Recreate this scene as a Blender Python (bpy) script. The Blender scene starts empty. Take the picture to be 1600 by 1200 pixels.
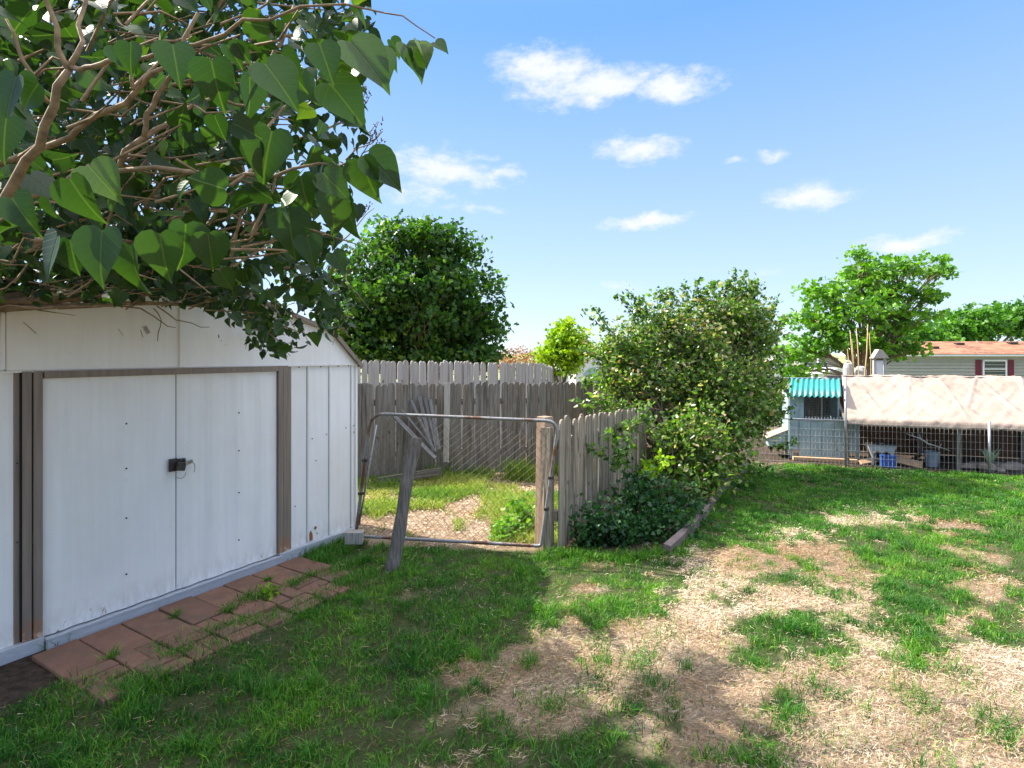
import bpy, math, random
import numpy as np
from mathutils import Vector, Matrix
random.seed(7); rng = np.random.default_rng(7)
C = bpy.context.scene.collection; S = bpy.context.scene
R = math.radians
# ---------------------------------------------------------------- camera, sky, sun, exposure
HC, FPX, HY = 1.65, 880.0, 552.0            # eye height, focal length in px of a 1600 wide frame, horizon row
cam = bpy.data.objects.new('camera', bpy.data.cameras.new('camera')); C.objects.link(cam)
cam.location = (0, 0, HC); cam.rotation_euler = (R(90), 0, 0)
cam.data.sensor_width = 36; cam.data.lens = FPX/1600*36; cam.data.shift_y = -(600-HY)/1600
cam.data.clip_end = 3000; cam.data.clip_start = 0.05; S.camera = cam
SUNV = Vector((-0.98, 0.42, 1.0)).normalized()
SUN_EL = math.asin(SUNV.z); SUN_AZ = math.atan2(SUNV.x, SUNV.y)
sl = bpy.data.lights.new('sun', 'SUN'); sl.energy = 4.3; sl.angle = R(0.5); sl.color = (1, 0.94, 0.84)
sun = bpy.data.objects.new('sun', sl); C.objects.link(sun); sun.rotation_euler = SUNV.to_track_quat('Z', 'Y').to_euler()
S.view_settings.view_transform = 'Standard'; S.view_settings.look = 'None'
S.view_settings.exposure = 1.7; S.view_settings.gamma = 1.0
S.cycles.max_bounces = 6; S.cycles.diffuse_bounces = 4; S.cycles.transmission_bounces = 4

class NT:
    def __init__(s, tree): s.t = tree; s.n = tree.nodes; s.l = tree.links
    def new(s, typ, **k):
        n = s.n.new(typ)
        for a, b in k.items(): setattr(n, a, b)
        return n
    def link(s, a, b): s.l.new(a, b)
    def val(s, sock, v):
        if hasattr(v, 'is_linked') or isinstance(v, bpy.types.NodeSocket): s.l.new(v, sock)
        else: sock.default_value = v
    def math(s, op, a, b=0.0, c=0.0, clamp=False):
        n = s.n.new('ShaderNodeMath'); n.operation = op; n.use_clamp = clamp
        s.val(n.inputs[0], a); s.val(n.inputs[1], b); s.val(n.inputs[2], c); return n.outputs[0]
    def mix(s, fac, a, b, blend='MIX'):
        n = s.n.new('ShaderNodeMix'); n.data_type = 'RGBA'; n.blend_type = blend
        s.val(n.inputs[0], fac); s.val(n.inputs[6], a); s.val(n.inputs[7], b); return n.outputs[2]
    def noise(s, vec, scale, detail=4, rough=0.55, out=0):
        n = s.n.new('ShaderNodeTexNoise'); n.inputs['Scale'].default_value = scale
        n.inputs['Detail'].default_value = detail; n.inputs['Roughness'].default_value = rough
        if vec is not None: s.l.new(vec, n.inputs['Vector'])
        return n.outputs[out]
    def mapr(s, v, a, b, c=0.0, d=1.0, smooth=False):
        n = s.n.new('ShaderNodeMapRange'); s.val(n.inputs[0], v)
        if smooth: n.interpolation_type = 'SMOOTHSTEP'
        for i, x in enumerate((a, b, c, d)): n.inputs[i+1].default_value = x
        return n.outputs[0]
    def scale(s, vec, sc, loc=(0, 0, 0)):
        n = s.n.new('ShaderNodeMapping'); s.l.new(vec, n.inputs[0]); n.inputs['Scale'].default_value = sc
        n.inputs['Location'].default_value = loc; return n.outputs[0]

def c4(c): return (c[0], c[1], c[2], 1.0)

W = bpy.data.worlds.new('World'); S.world = W; W.use_nodes = True
w = NT(W.node_tree); bg = [n for n in w.n if n.type == 'BACKGROUND'][0]
sky = w.new('ShaderNodeTexSky'); sky.sky_type = 'NISHITA'; sky.sun_disc = False
sky.sun_elevation = SUN_EL; sky.sun_rotation = SUN_AZ; sky.altitude = 1600; sky.air_density = 1.0; sky.dust_density = 0.6; sky.ozone_density = 1.5
tc = w.new('ShaderNodeTexCoord'); sep = w.new('ShaderNodeSeparateXYZ'); w.link(tc.outputs['Generated'], sep.inputs[0])
X, Y, Z = sep.outputs
wob = w.noise(tc.outputs['Generated'], 7.0, 6, 0.62)
wob2 = w.noise(w.scale(tc.outputs['Generated'], (1, 1, 1), (5, 3, 1)), 9.0, 5, 0.6)
u = w.math('ADD', w.math('ARCTAN2', X, Y), w.math('MULTIPLY', w.math('SUBTRACT', wob, .5), .10))
hyp = w.math('SQRT', w.math('ADD', w.math('MULTIPLY', X, X), w.math('MULTIPLY', Y, Y)))
v = w.math('ADD', w.math('ARCTAN2', Z, hyp), w.math('MULTIPLY', w.math('SUBTRACT', wob2, .5), .06))
CLOUDS = [(850,105,85,32,1),(930,140,120,30,1.1),(1040,140,85,24,1),(690,262,105,32,.9),(770,262,45,18,.7),(1000,236,70,22,.9),
          (1265,303,72,24,1),(1010,346,80,15,.9),(1412,376,80,18,.9),(1205,240,26,10,.7),(970,445,44,11,.6),(1150,250,18,7,.5),
          (740,325,60,12,.5),(650,300,70,24,.5),(1200,425,45,9,.4)]
tot = None
for (px, py, rx, ry, st) in CLOUDS:
    a0 = math.atan2(px-800, FPX); e0 = math.atan2(HY-py, math.hypot(FPX, px-800))
    ra = rx/FPX*math.cos(a0)**2*1.25; re = ry/FPX*math.cos(a0)*1.15
    du = w.math('MULTIPLY', w.math('SUBTRACT', u, a0), 1/ra); dv = w.math('MULTIPLY', w.math('SUBTRACT', v, e0), 1/re)
    r2 = w.math('ADD', w.math('MULTIPLY', du, du), w.math('MULTIPLY', dv, dv))
    m = w.math('MULTIPLY', w.math('SUBTRACT', 1.0, w.math('SQRT', r2), clamp=True), st)
    tot = m if tot is None else w.math('MAXIMUM', tot, m)
fine = w.noise(w.scale(tc.outputs['Generated'], (1, 1, 2.2)), 26.0, 8, 0.65)
dens = w.mapr(w.math('ADD', tot, w.math('MULTIPLY', w.math('SUBTRACT', fine, .5), 1.5)), 0.03, 0.95, 0, 0.92, True)
dens = w.math('MULTIPLY', dens, w.mapr(tot, 0.0, 0.12, 0, 1))
hz = w.mapr(Z, 0.0, 0.50, 1.0, 0.0)
clear = w.mix(hz, (.66, 1.55, 3.3, 1), (2.3, 2.85, 3.4, 1))
sk2 = w.mix(.84, sky.outputs[0], clear)
sky_fill = w.mix(w.mapr(Z, .52, .80, 0, 1, True), sk2, (8.4, 8.6, 9.2, 1))      # brighter band added to the sky overhead, out of view, to lift the shade
cl = w.mix(dens, sky_fill, (3.2, 3.25, 3.45, 1))
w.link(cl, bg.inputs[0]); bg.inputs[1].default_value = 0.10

# ---------------------------------------------------------------- helpers
def gz(x, y):
    """ground height"""
    return -0.036*np.clip(np.asarray(y, float)-9.5, 0, 32)
def at(px, py, z=0.0):
    d = FPX*(HC-z)/(py-HY); return Vector(((px-800)/FPX*d, d, z))
def pt(px, py, d): return Vector(((px-800)/FPX*d, d, HC+(HY-py)/FPX*d))

def mk_mesh(name, V, polys, smooth=False, tint=None):
    """V (n,3) array, polys list of (m,k) int arrays"""
    me = bpy.data.meshes.new(name); V = np.asarray(V, np.float32)
    polys = [np.asarray(p, np.int32) for p in polys if len(p)]
    me.vertices.add(len(V)); me.vertices.foreach_set('co', V.ravel())
    loops = np.concatenate([p.ravel() for p in polys]); sizes = np.concatenate([np.full(len(p), p.shape[1], np.int32) for p in polys])
    me.loops.add(len(loops)); me.loops.foreach_set('vertex_index', loops)
    me.polygons.add(len(sizes)); me.polygons.foreach_set('loop_start', np.concatenate([[0], np.cumsum(sizes)[:-1]]).astype(np.int32))
    me.update(calc_edges=True); me.validate()
    me.polygons.foreach_set('use_smooth', np.full(len(me.polygons), smooth, bool))
    if tint is not None and len(tint) == len(me.polygons):
        a = me.attributes.new('tint', 'FLOAT', 'FACE'); a.data.foreach_set('value', np.asarray(tint, np.float32))
    return me
def link(name, me, mat, parent=None):
    if mat is not None and not me.materials: me.materials.append(mat)
    o = bpy.data.objects.new(name, me); C.objects.link(o)
    if parent is not None: o.parent = parent
    return o
class MB:
    def __init__(s): s.v = []; s.f = []
    def add(s, vs, fs):
        b = len(s.v); s.v += [tuple(x) for x in vs]; s.f += [tuple(i+b for i in f) for f in fs]; return s
    def box(s, c, size, rot=None, taper=1.0):
        hx, hy, hz_ = size[0]/2, size[1]/2, size[2]/2; vs = []
        for z in (-1, 1):
            t = taper if z > 0 else 1
            for x, y in ((-1, -1), (1, -1), (1, 1), (-1, 1)):
                p = Vector((x*hx*t, y*hy*t, z*hz_))
                if rot is not None: p = rot @ p
                vs.append(p+Vector(c))
        return s.add(vs, [(3,2,1,0),(4,5,6,7),(0,1,5,4),(1,2,6,5),(2,3,7,6),(3,0,4,7)])
    def prism(s, out, axis_o, ax, ay, az, h):
        """outline out [(u,v)] in plane ax, ay extruded by h along az"""
        n = len(out); o = Vector(axis_o); ax = Vector(ax); ay = Vector(ay); az = Vector(az)
        vs = [o+ax*u_+ay*v_ for u_, v_ in out]+[o+ax*u_+ay*v_+az*h for u_, v_ in out]
        return s.add(vs, [tuple(range(n))[::-1], tuple(range(n, 2*n))]+[(i, (i+1) % n, n+(i+1) % n, n+i) for i in range(n)])
    def tube(s, pts, r, n=6, caps=True):
        pts = [Vector(p) for p in pts]; m = len(pts)
        rs = r if isinstance(r, (list, tuple, np.ndarray)) else [r]*m
        t0 = (pts[1]-pts[0]).normalized(); a = t0.orthogonal().normalized(); b0 = len(s.v)
        for i, p in enumerate(pts):
            t = (pts[min(i+1, m-1)]-pts[max(i-1, 0)])
            t = t.normalized() if t.length > 1e-9 else t0
            a = (a-t*a.dot(t)); a = a.normalized() if a.length > 1e-6 else t.orthogonal().normalized(); b = t.cross(a)
            for k in range(n):
                q = 2*math.pi*k/n; s.v.append(tuple(p+(a*math.cos(q)+b*math.sin(q))*rs[i]))
        for i in range(m-1):
            for k in range(n):
                s.f.append((b0+i*n+k, b0+i*n+(k+1) % n, b0+(i+1)*n+(k+1) % n, b0+(i+1)*n+k))
        if caps: s.f.append(tuple(b0+k for k in range(n))[::-1]); s.f.append(tuple(b0+(m-1)*n+k for k in range(n)))
        return s
    def mesh(s, name, smooth=False, bevel=0):
        me = bpy.data.meshes.new(name); me.from_pydata(s.v, [], s.f); me.update()
        if smooth: me.polygons.foreach_set('use_smooth', np.full(len(me.polygons), True, bool))
        return me
    def build(s, name, mat, parent=None, smooth=False, bevel=0.0):
        o = link(name, s.mesh(name, smooth), mat, parent)
        if bevel: m_ = o.modifiers.new('bevel', 'BEVEL'); m_.width = bevel; m_.segments = 2; m_.limit_method = 'ANGLE'
        return o
def tag(o, label, cat, group=None, kind=None):
    if label: o['label'] = label
    if cat: o['category'] = cat
    if group: o['group'] = group
    if kind: o['kind'] = kind
    return o
def empty(name, loc, label, cat, group=None, rz=0.0):
    o = bpy.data.objects.new(name, None); C.objects.link(o); o.location = loc; o.rotation_euler = (0, 0, rz)
    o.empty_display_size = .1; return tag(o, label, cat, group)
def struct(o): o['kind'] = 'structure'; return o
def vnoise(x, y, s, seed=0):
    x = np.asarray(x, float)*s+seed*17.3; y = np.asarray(y, float)*s+seed*9.1
    xi = np.floor(x).astype(int); yi = np.floor(y).astype(int); fx = x-xi; fy = y-yi
    fx = fx*fx*(3-2*fx); fy = fy*fy*(3-2*fy)
    def h(a, b):
        n = (a*374761393+b*668265263+seed*144665) & 0xffffffff
        n = ((n ^ (n >> 13))*1274126177) & 0xffffffff
        return ((n ^ (n >> 16)) & 0xffff)/65535.0
    return (h(xi, yi)*(1-fx)+h(xi+1, yi)*fx)*(1-fy)+(h(xi, yi+1)*(1-fx)+h(xi+1, yi+1)*fx)*fy

# ---------------------------------------------------------------- materials
def base_mat(name, rough=.8, spec=.3):
    m = bpy.data.materials.new(name); m.use_nodes = True; n = NT(m.node_tree)
    p = [q for q in n.n if q.type == 'BSDF_PRINCIPLED'][0]
    p.inputs['Roughness'].default_value = rough; p.inputs['Specular IOR Level'].default_value = spec
    return m, n, p
def bump(n, p, h, strength=.4, dist=.01):
    b = n.new('ShaderNodeBump'); b.inputs['Strength'].default_value = strength; b.inputs['Distance'].default_value = dist
    n.link(h, b.inputs['Height']); n.link(b.outputs[0], p.inputs['Normal'])
def simple(name, col, col2=None, scale=8, rough=.7, spec=.3, metal=0, bmp=.15, stretch=(1,1,1), rnd=0.0, dist=.004):
    m, n, p = base_mat(name, rough, spec); t = n.new('ShaderNodeTexCoord').outputs['Object']
    vec = n.scale(t, stretch); f = n.mapr(n.noise(vec, scale, 6, .6), .3, .7)
    if rnd:
        oi = n.new('ShaderNodeObjectInfo').outputs['Random']
        f = n.math('ADD', n.math('MULTIPLY', f, 1-rnd), n.math('MULTIPLY', oi, rnd))
    n.link(n.mix(f, c4(col), c4(col2 or [x*.75 for x in col])), p.inputs['Base Color'])
    p.inputs['Metallic'].default_value = metal
    if bmp: bump(n, p, n.noise(vec, scale*3, 5, .6), bmp, dist)
    return m
def wood(name, cols, grain=1.0, rnd=.55, rough=.9, axis=2):
    """weathered board: grain runs along local axis"""
    m, n, p = base_mat(name, rough, .15); tcn = n.new('ShaderNodeTexCoord').outputs['Object']
    oi = n.new('ShaderNodeObjectInfo'); cmb = n.new('ShaderNodeCombineXYZ')
    n.link(n.math('MULTIPLY', oi.outputs['Random'], 37.0), cmb.inputs[0]); n.link(n.math('MULTIPLY', oi.outputs['Random'], 91.0), cmb.inputs[2])
    add = n.new('ShaderNodeVectorMath'); add.operation = 'ADD'; n.link(tcn, add.inputs[0]); n.link(cmb.outputs[0], add.inputs[1])
    st = [28*grain]*3; st[axis] = 1.6*grain
    vec = n.scale(add.outputs[0], st)
    g = n.noise(vec, 2.2, 8, .65); big = n.noise(add.outputs[0], 3.2, 4, .6)
    c = n.mix(n.mapr(g, .40, .60), c4(cols[0]), c4(cols[1]))
    c = n.mix(n.mapr(big, .45, .75, 0, .75), c, c4(cols[2]))
    c = n.mix(n.math('MULTIPLY', n.mapr(oi.outputs['Random'], 0, 1), rnd), c, c4(cols[3]))
    vor = n.new('ShaderNodeTexVoronoi'); vor.inputs['Scale'].default_value = 5.5; n.link(n.scale(add.outputs[0], (1.3, 1.3, .8)), vor.inputs['Vector'])
    c = n.mix(n.mapr(vor.outputs['Distance'], .05, .11, .85, 0), c, (.05, .035, .025, 1))
    n.link(c, p.inputs['Base Color']); bump(n, p, g, .6, .006); return m
def leaf_mat(name, stops, trans=.35, rough=.45, spec=.45, veins=False, tcol=None):
    """stops: colours over the per-leaf tint attribute"""
    m, n, p = base_mat(name, rough, spec)
    at_ = n.new('ShaderNodeAttribute'); at_.attribute_name = 'tint'; f = at_.outputs['Fac']
    rp = n.new('ShaderNodeValToRGB'); el = rp.color_ramp.elements; el[0].position = 0; el[0].color = c4(stops[0]); el[1].position = 1; el[1].color = c4(stops[-1])
    for i, s_ in enumerate(stops[1:-1]): e = el.new((i+1)/(len(stops)-1)); e.color = c4(s_)
    n.link(f, rp.inputs[0]); col = rp.outputs[0]
    if veins:
        lp = n.new('ShaderNodeAttribute'); lp.attribute_name = 'leafpos'; sx = n.new('ShaderNodeSeparateXYZ'); n.link(lp.outputs['Vector'], sx.inputs[0])
        au = n.math('ABSOLUTE', sx.outputs[0]); mid = n.mapr(au, .008, .03, 1, 0)
        ph = n.math('SUBTRACT', sx.outputs[1], n.math('MULTIPLY', au, .75)); sid = n.mapr(n.math('ABSOLUTE', n.math('SINE', n.math('MULTIPLY', ph, 19.0))), .0, .14, .32, 0)
        vn = n.math('MAXIMUM', mid, sid); nz = n.noise(n.new('ShaderNodeTexCoord').outputs['Object'], 9, 4, .6)
        col = n.mix(n.mapr(nz, .35, .75, 0, .45), col, n.mix(1.0, col, (1.5, 1.25, .7, 1), 'MULTIPLY'))
        col = n.mix(n.math('MULTIPLY', vn, .36), col, (.13, .19, .06, 1)); bump(n, p, n.math('MULTIPLY', vn, -1), .5, .004)
    n.link(col, p.inputs['Base Color'])
    tr = n.new('ShaderNodeBsdfTranslucent'); n.link(n.mix(1.0, col, c4(tcol or (1.5, 1.7, .55)), 'MULTIPLY'), tr.inputs[0])
    mx = n.new('ShaderNodeMixShader'); mx.inputs[0].default_value = trans
    out = [q for q in n.n if q.type == 'OUTPUT_MATERIAL'][0]
    n.link(p.outputs[0], mx.inputs[1]); n.link(tr.outputs[0], mx.inputs[2]); n.link(mx.outputs[0], out.inputs[0]); return m

M = {}
M['bark'] = simple('bark', (.16, .115, .075), (.30, .23, .16), 14, .9, .1, stretch=(3, 3, .7), bmp=.6, dist=.01)
M['lilac_bark'] = simple('lilac_bark', (.34, .24, .14), (.15, .10, .06), 16, .8, .2, stretch=(2, 2, 2), bmp=.5)
M['twig'] = simple('twig', (.10, .065, .045), (.17, .12, .085), 20, .85, .1)
M['dead_twig'] = simple('dead_twig', (.24, .18, .13), (.12, .08, .06), 20, .85, .1)
M['lilac_leaf'] = leaf_mat('lilac_leaf', [(.010,.028,.008),(.018,.050,.010),(.034,.080,.013),(.11,.18,.02)], .30, .46, .38, veins=True)
M['maple_leaf'] = leaf_mat('maple_leaf', [(.012,.042,.010),(.04,.115,.015),(.17,.28,.03)], .45, .45, .4)
M['bush_leaf'] = leaf_mat('bush_leaf', [(.025,.060,.012),(.05,.125,.018),(.11,.21,.03),(.20,.28,.06),(.46,.38,.25),(.26,.12,.07)], .40, .32, .5)
M['lime_leaf'] = leaf_mat('lime_leaf', [(.13,.26,.008),(.26,.42,.012),(.42,.52,.03)], .35, .5, .3, tcol=(1.3,1.4,.5))
M['fresh_leaf'] = leaf_mat('fresh_leaf', [(.03,.11,.010),(.08,.22,.014),(.19,.36,.022)], .35, .45, .4)
M['orange_leaf'] = leaf_mat('orange_leaf', [(.22,.09,.03),(.34,.16,.06),(.30,.22,.09)], .3, .6, .2, tcol=(1.2,1,.8))
M['weed_leaf'] = leaf_mat('weed_leaf', [(.015,.06,.02),(.035,.12,.025),(.08,.2,.03)], .3, .4, .4)
M['grass'] = leaf_mat('grass', [(.010,.062,.010),(.032,.145,.014),(.092,.265,.018),(.23,.40,.03),(.44,.38,.17)], .3, .5, .35, tcol=(1.3,1.4,.5))
M['dry_weed'] = leaf_mat('dry_weed', [(.05,.17,.015),(.15,.28,.025),(.32,.38,.06),(.48,.43,.18)], .35, .6, .2, tcol=(1.2,1.2,.7))
M['straw'] = leaf_mat('straw', [(.12,.058,.025),(.34,.20,.10),(.52,.39,.25),(.70,.60,.46)], .12, .8, .15, tcol=(1,1,.9))
M['grey_wood'] = wood('grey_wood', [(.36,.32,.26),(.085,.072,.058),(.18,.13,.085),(.34,.295,.23)])
M['dark_wood'] = wood('dark_wood', [(.25,.235,.22),(.085,.076,.07),(.16,.11,.075),(.20,.18,.16)])
M['pale_wood'] = wood('pale_wood', [(.42,.39,.36),(.25,.23,.21),(.32,.27,.22),(.46,.44,.42)])
M['grey_board'] = wood('grey_board', [(.22,.22,.225),(.09,.09,.095),(.13,.11,.10),(.18,.18,.185)])
M['post_wood'] = wood('post_wood', [(.34,.24,.17),(.20,.14,.10),(.40,.35,.29),(.28,.20,.14)], rnd=.2)
M['lean_wood'] = wood('lean_wood', [(.20,.18,.165),(.085,.075,.07),(.13,.10,.08),(.26,.24,.22)], rnd=.2)
M['new_wood'] = wood('new_wood', [(.50,.33,.20),(.36,.22,.13),(.42,.28,.18),(.5,.36,.24)], rnd=.3, axis=0)
M['blue_wood'] = wood('blue_wood', [(.31,.41,.44),(.21,.30,.34),(.40,.49,.51),(.27,.36,.40)], rnd=.35)
M['shed_white'] = None
def shed_mat():
    m, n, p = base_mat('shed_white', .42, .4); t = n.new('ShaderNodeTexCoord').outputs['Object']
    st = n.noise(n.scale(t, (9, 9, .5)), 3, 6, .6); sp = n.noise(t, 40, 3, .5); lo = n.noise(t, 1.3, 4, .6)
    c = n.mix(n.mapr(st, .35, .75), (.82, .81, .82, 1), (.76, .75, .755, 1))
    c = n.mix(n.mapr(lo, .4, .8, 0, .5), c, (.66, .63, .58, 1))
    c = n.mix(n.mapr(sp, .72, .8, 0, .5), c, (.4, .36, .33, 1))
    s3 = n.new('ShaderNodeSeparateXYZ'); n.link(t, s3.inputs[0])
    grime = n.math('MULTIPLY', n.mapr(s3.outputs[2], .22, .02, 0, 1), n.mapr(n.noise(n.scale(t, (6, 6, 2)), 4, 6, .7), .4, .65))
    c = n.mix(n.math('MULTIPLY', grime, .6), c, (.36, .32, .28, 1))
    rust = n.math('MULTIPLY', n.mapr(s3.outputs[2], .16, .05, 0, 1), n.mapr(n.noise(n.scale(t, (7, 7, 3), (3, 1, 0)), 2.2, 5, .7), .62, .66))
    c = n.mix(rust, c, (.20, .075, .025, 1))
    n.link(c, p.inputs['Base Color']); bump(n, p, n.noise(n.scale(t, (2, 2, .8)), 2.0, 3, .5), .55, .03); return m
M['shed_white'] = shed_mat()
def brown_mat():
    m, n, p = base_mat('shed_brown', .5, .35); t = n.new('ShaderNodeTexCoord').outputs['Object']
    c = n.mix(n.mapr(n.noise(n.scale(t, (14, 14, .8)), 3, 6, .6), .35, .7), (.25, .20, .165, 1), (.17, .135, .115, 1))
    s3 = n.new('ShaderNodeSeparateXYZ'); n.link(t, s3.inputs[0])
    ns = n.noise(n.scale(t, (14, 14, 6)), 2.5, 5, .7)
    r_ = n.math('MULTIPLY', n.mapr(s3.outputs[2], .20, .09, 0, 1), n.mapr(ns, .42, .55))
    c = n.mix(r_, c, (.33, .13, .04, 1))
    c = n.mix(n.math('MULTIPLY', n.mapr(s3.outputs[2], .13, .06, 0, 1), n.mapr(ns, .5, .58)), c, (.55, .45, .38, 1))
    n.link(c, p.inputs['Base Color']); return m
M['shed_brown'] = brown_mat()
M['rust'] = simple('rust', (.22, .08, .03), (.36, .16, .06), 30, .9, .1)
M['scuff'] = simple('scuff', (.30, .26, .25), (.42, .38, .36), 30, .8)
M['dark'] = simple('dark_gap', (.012, .012, .014), rough=.9)
M['rail_metal'] = simple('rail_metal', (.44, .47, .52), (.34, .36, .40), 20, .5, .4, metal=0, stretch=(1, 1, 4))
M['galv'] = simple('galvanised', (.42, .43, .45), (.28, .27, .27), 30, .42, .5, metal=.6)
M['wire'] = simple('wire', (.50, .49, .47), (.34, .31, .28), 30, .5, .4, metal=.3, bmp=0)
M['link_wire'] = simple('link_wire', (.055, .04, .03), (.10, .07, .05), 30, .5, .4, metal=.3, bmp=0)
def pipe_mat():
    m, n, p = base_mat('gate_pipe', .45, .5); t = n.new('ShaderNodeTexCoord').outputs['Object']
    f = n.mapr(n.noise(n.scale(t, (1.6, 1.6, 1.6)), 3, 5, .65), .50, .60)
    c = n.mix(f, (.25, .25, .255, 1), (.16, .075, .04, 1)); c = n.mix(n.mapr(n.noise(t, 40, 4, .6), .5, .7, 0, .5), c, (.10, .08, .07, 1))
    n.link(c, p.inputs['Base Color']); p.inputs['Metallic'].default_value = .4; return m
M['pipe'] = pipe_mat()
M['black_metal'] = simple('black_metal', (.02, .018, .018), (.05, .035, .03), 40, .5, .5)
M['steel'] = simple('steel', (.35, .34, .32), (.2, .19, .18), 40, .35, .5, metal=.8)
M['teal'] = simple('teal_plastic', (.035, .30, .265), (.025, .23, .21), 6, .4, .5, bmp=0)
M['white'] = simple('white_paint', (.72, .72, .72), (.6, .6, .6), 8, .5, .4)
M['weather_white'] = simple('weather_white', (.45, .44, .42), (.33, .32, .30), 12, .6)
M['white_plastic'] = simple('white_plastic', (.42, .44, .44), (.3, .3, .29), 12, .4, .5)
M['blue_plastic'] = simple('blue_plastic', (.02, .09, .36), (.015, .06, .26), 12, .4, .5)
M['grey_plastic'] = simple('grey_plastic', (.30, .34, .42), (.2, .24, .3), 12, .4, .5)
M['siding'] = simple('siding', (.34, .32, .28), (.29, .275, .24), 3, .6, .3)
M['grey_siding'] = simple('grey_siding', (.26, .27, .29), (.23, .24, .26), 3, .6, .3)
M['maroon'] = simple('maroon', (.14, .015, .035), rough=.5)
M['glass'] = simple('dark_glass', (.05, .07, .06), (.03, .04, .04), 2, .15, .5, bmp=0)
M['cane'] = simple('cane', (.50, .36, .18), (.36, .24, .12), 20, .7, .3, stretch=(1, 1, .4))
M['rock'] = simple('rock', (.30, .25, .22), (.18, .15, .13), 10, .9, .2, bmp=.6)
M['black_car'] = simple('black_car', (.02, .02, .022), rough=.25, spec=.6)
M['tyre'] = simple('tyre', (.02, .02, .02), rough=.9)
M['grey_roof'] = simple('grey_roof', (.22, .22, .22), (.3, .3, .31), 20, .9, .1)
M['edging'] = simple('edging', (.11, .085, .085), (.20, .15, .14), 12, .7, .3, stretch=(1, 1, 1), bmp=.4)
def slab_mat(nm, a, b):
    m, n, p = base_mat(nm, .92, .12); t = n.new('ShaderNodeTexCoord').outputs['Object']; oi = n.new('ShaderNodeObjectInfo').outputs['Random']
    ad = n.new('ShaderNodeVectorMath'); ad.operation = 'ADD'; n.link(t, ad.inputs[0]); n.link(n.math('MULTIPLY', oi, 50), ad.inputs[1]); t = ad.outputs[0]
    c = n.mix(n.mapr(n.noise(t, 9, 6, .65), .3, .7), c4(a), c4(b)); c = n.mix(n.mapr(n.noise(t, 90, 4, .6), .55, .75, 0, .5), c, (.09, .06, .055, 1))
    c = n.mix(n.math('MULTIPLY', oi, .5), c, (.15, .085, .065, 1)); c = n.mix(n.mapr(n.noise(t, 5, 6, .75), .50, .68, 0, .75), c, (.12, .095, .07, 1))
    n.link(c, p.inputs['Base Color']); bump(n, p, n.noise(t, 120, 5, .7), .5, .003); return m
M['slab'] = slab_mat('red_slab', (.27, .145, .10), (.17, .095, .07)); M['brick'] = slab_mat('red_brick', (.27, .14, .10), (.15, .088, .066))
def tarp_mat():
    m, n, p = base_mat('tarp', .65, .3); t = n.new('ShaderNodeTexCoord').outputs['Object']
    c = n.mix(n.mapr(n.noise(t, 2.2, 5, .6), .35, .7), (.32, .25, .205, 1), (.265, .205, .165, 1))
    c = n.mix(n.mapr(n.noise(n.scale(t, (2, 2, 1), (4, 0, 2)), 1.1, 3, .5), .62, .66, 0, .6), c, (.22, .165, .13, 1))
    n.link(c, p.inputs['Base Color']); bump(n, p, n.noise(t, 7, 5, .6), .5, .03)
    return m
M['tarp'] = tarp_mat()
def roof_tile():
    m, n, p = base_mat('shingle', .9, .15); t = n.new('ShaderNodeTexCoord').outputs['Object']
    br = n.new('ShaderNodeTexBrick'); n.link(n.scale(t, (1, 1, 1)), br.inputs['Vector']); br.inputs['Scale'].default_value = 1.0
    br.inputs['Brick Width'].default_value = .8; br.inputs['Row Height'].default_value = .30; br.inputs['Mortar Size'].default_value = .008
    br.inputs['Color1'].default_value = (.36, .16, .09, 1); br.inputs['Color2'].default_value = (.14, .065, .045, 1); br.inputs['Mortar'].default_value = (.16, .09, .07, 1)
    c = n.mix(n.mapr(n.noise(t, 3, 5, .7), .45, .65, 0, .6), br.outputs[0], (.38, .21, .14, 1))
    n.link(c, p.inputs['Base Color']); return m
M['shingle'] = roof_tile()

# ---------------------------------------------------------------- layout of the yard
T = Vector((.517, .856, 0)).normalized(); N1 = Vector((T.y, -T.x, 0))    # along the shed front, out of the shed front
CC = at(556, 833)                                                         # shed corner on the ground
def sh(t, n, z=0.0): return CC+T*t+N1*n+Vector((0, 0, z))
FA = Vector((.36, 4.68, 0)); EA = Vector((1.27, 4.66, 0))                # near fence start, edging start
def rel(x, y):
    dx = x-CC.x; dy = y-CC.y; return dx*T.x+dy*T.y, dx*N1.x+dy*N1.y
WF0, WF1 = Vector((2.9, 8.87, 0)), Vector((9.5, 6.78, 0))                  # wire fence line

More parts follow.
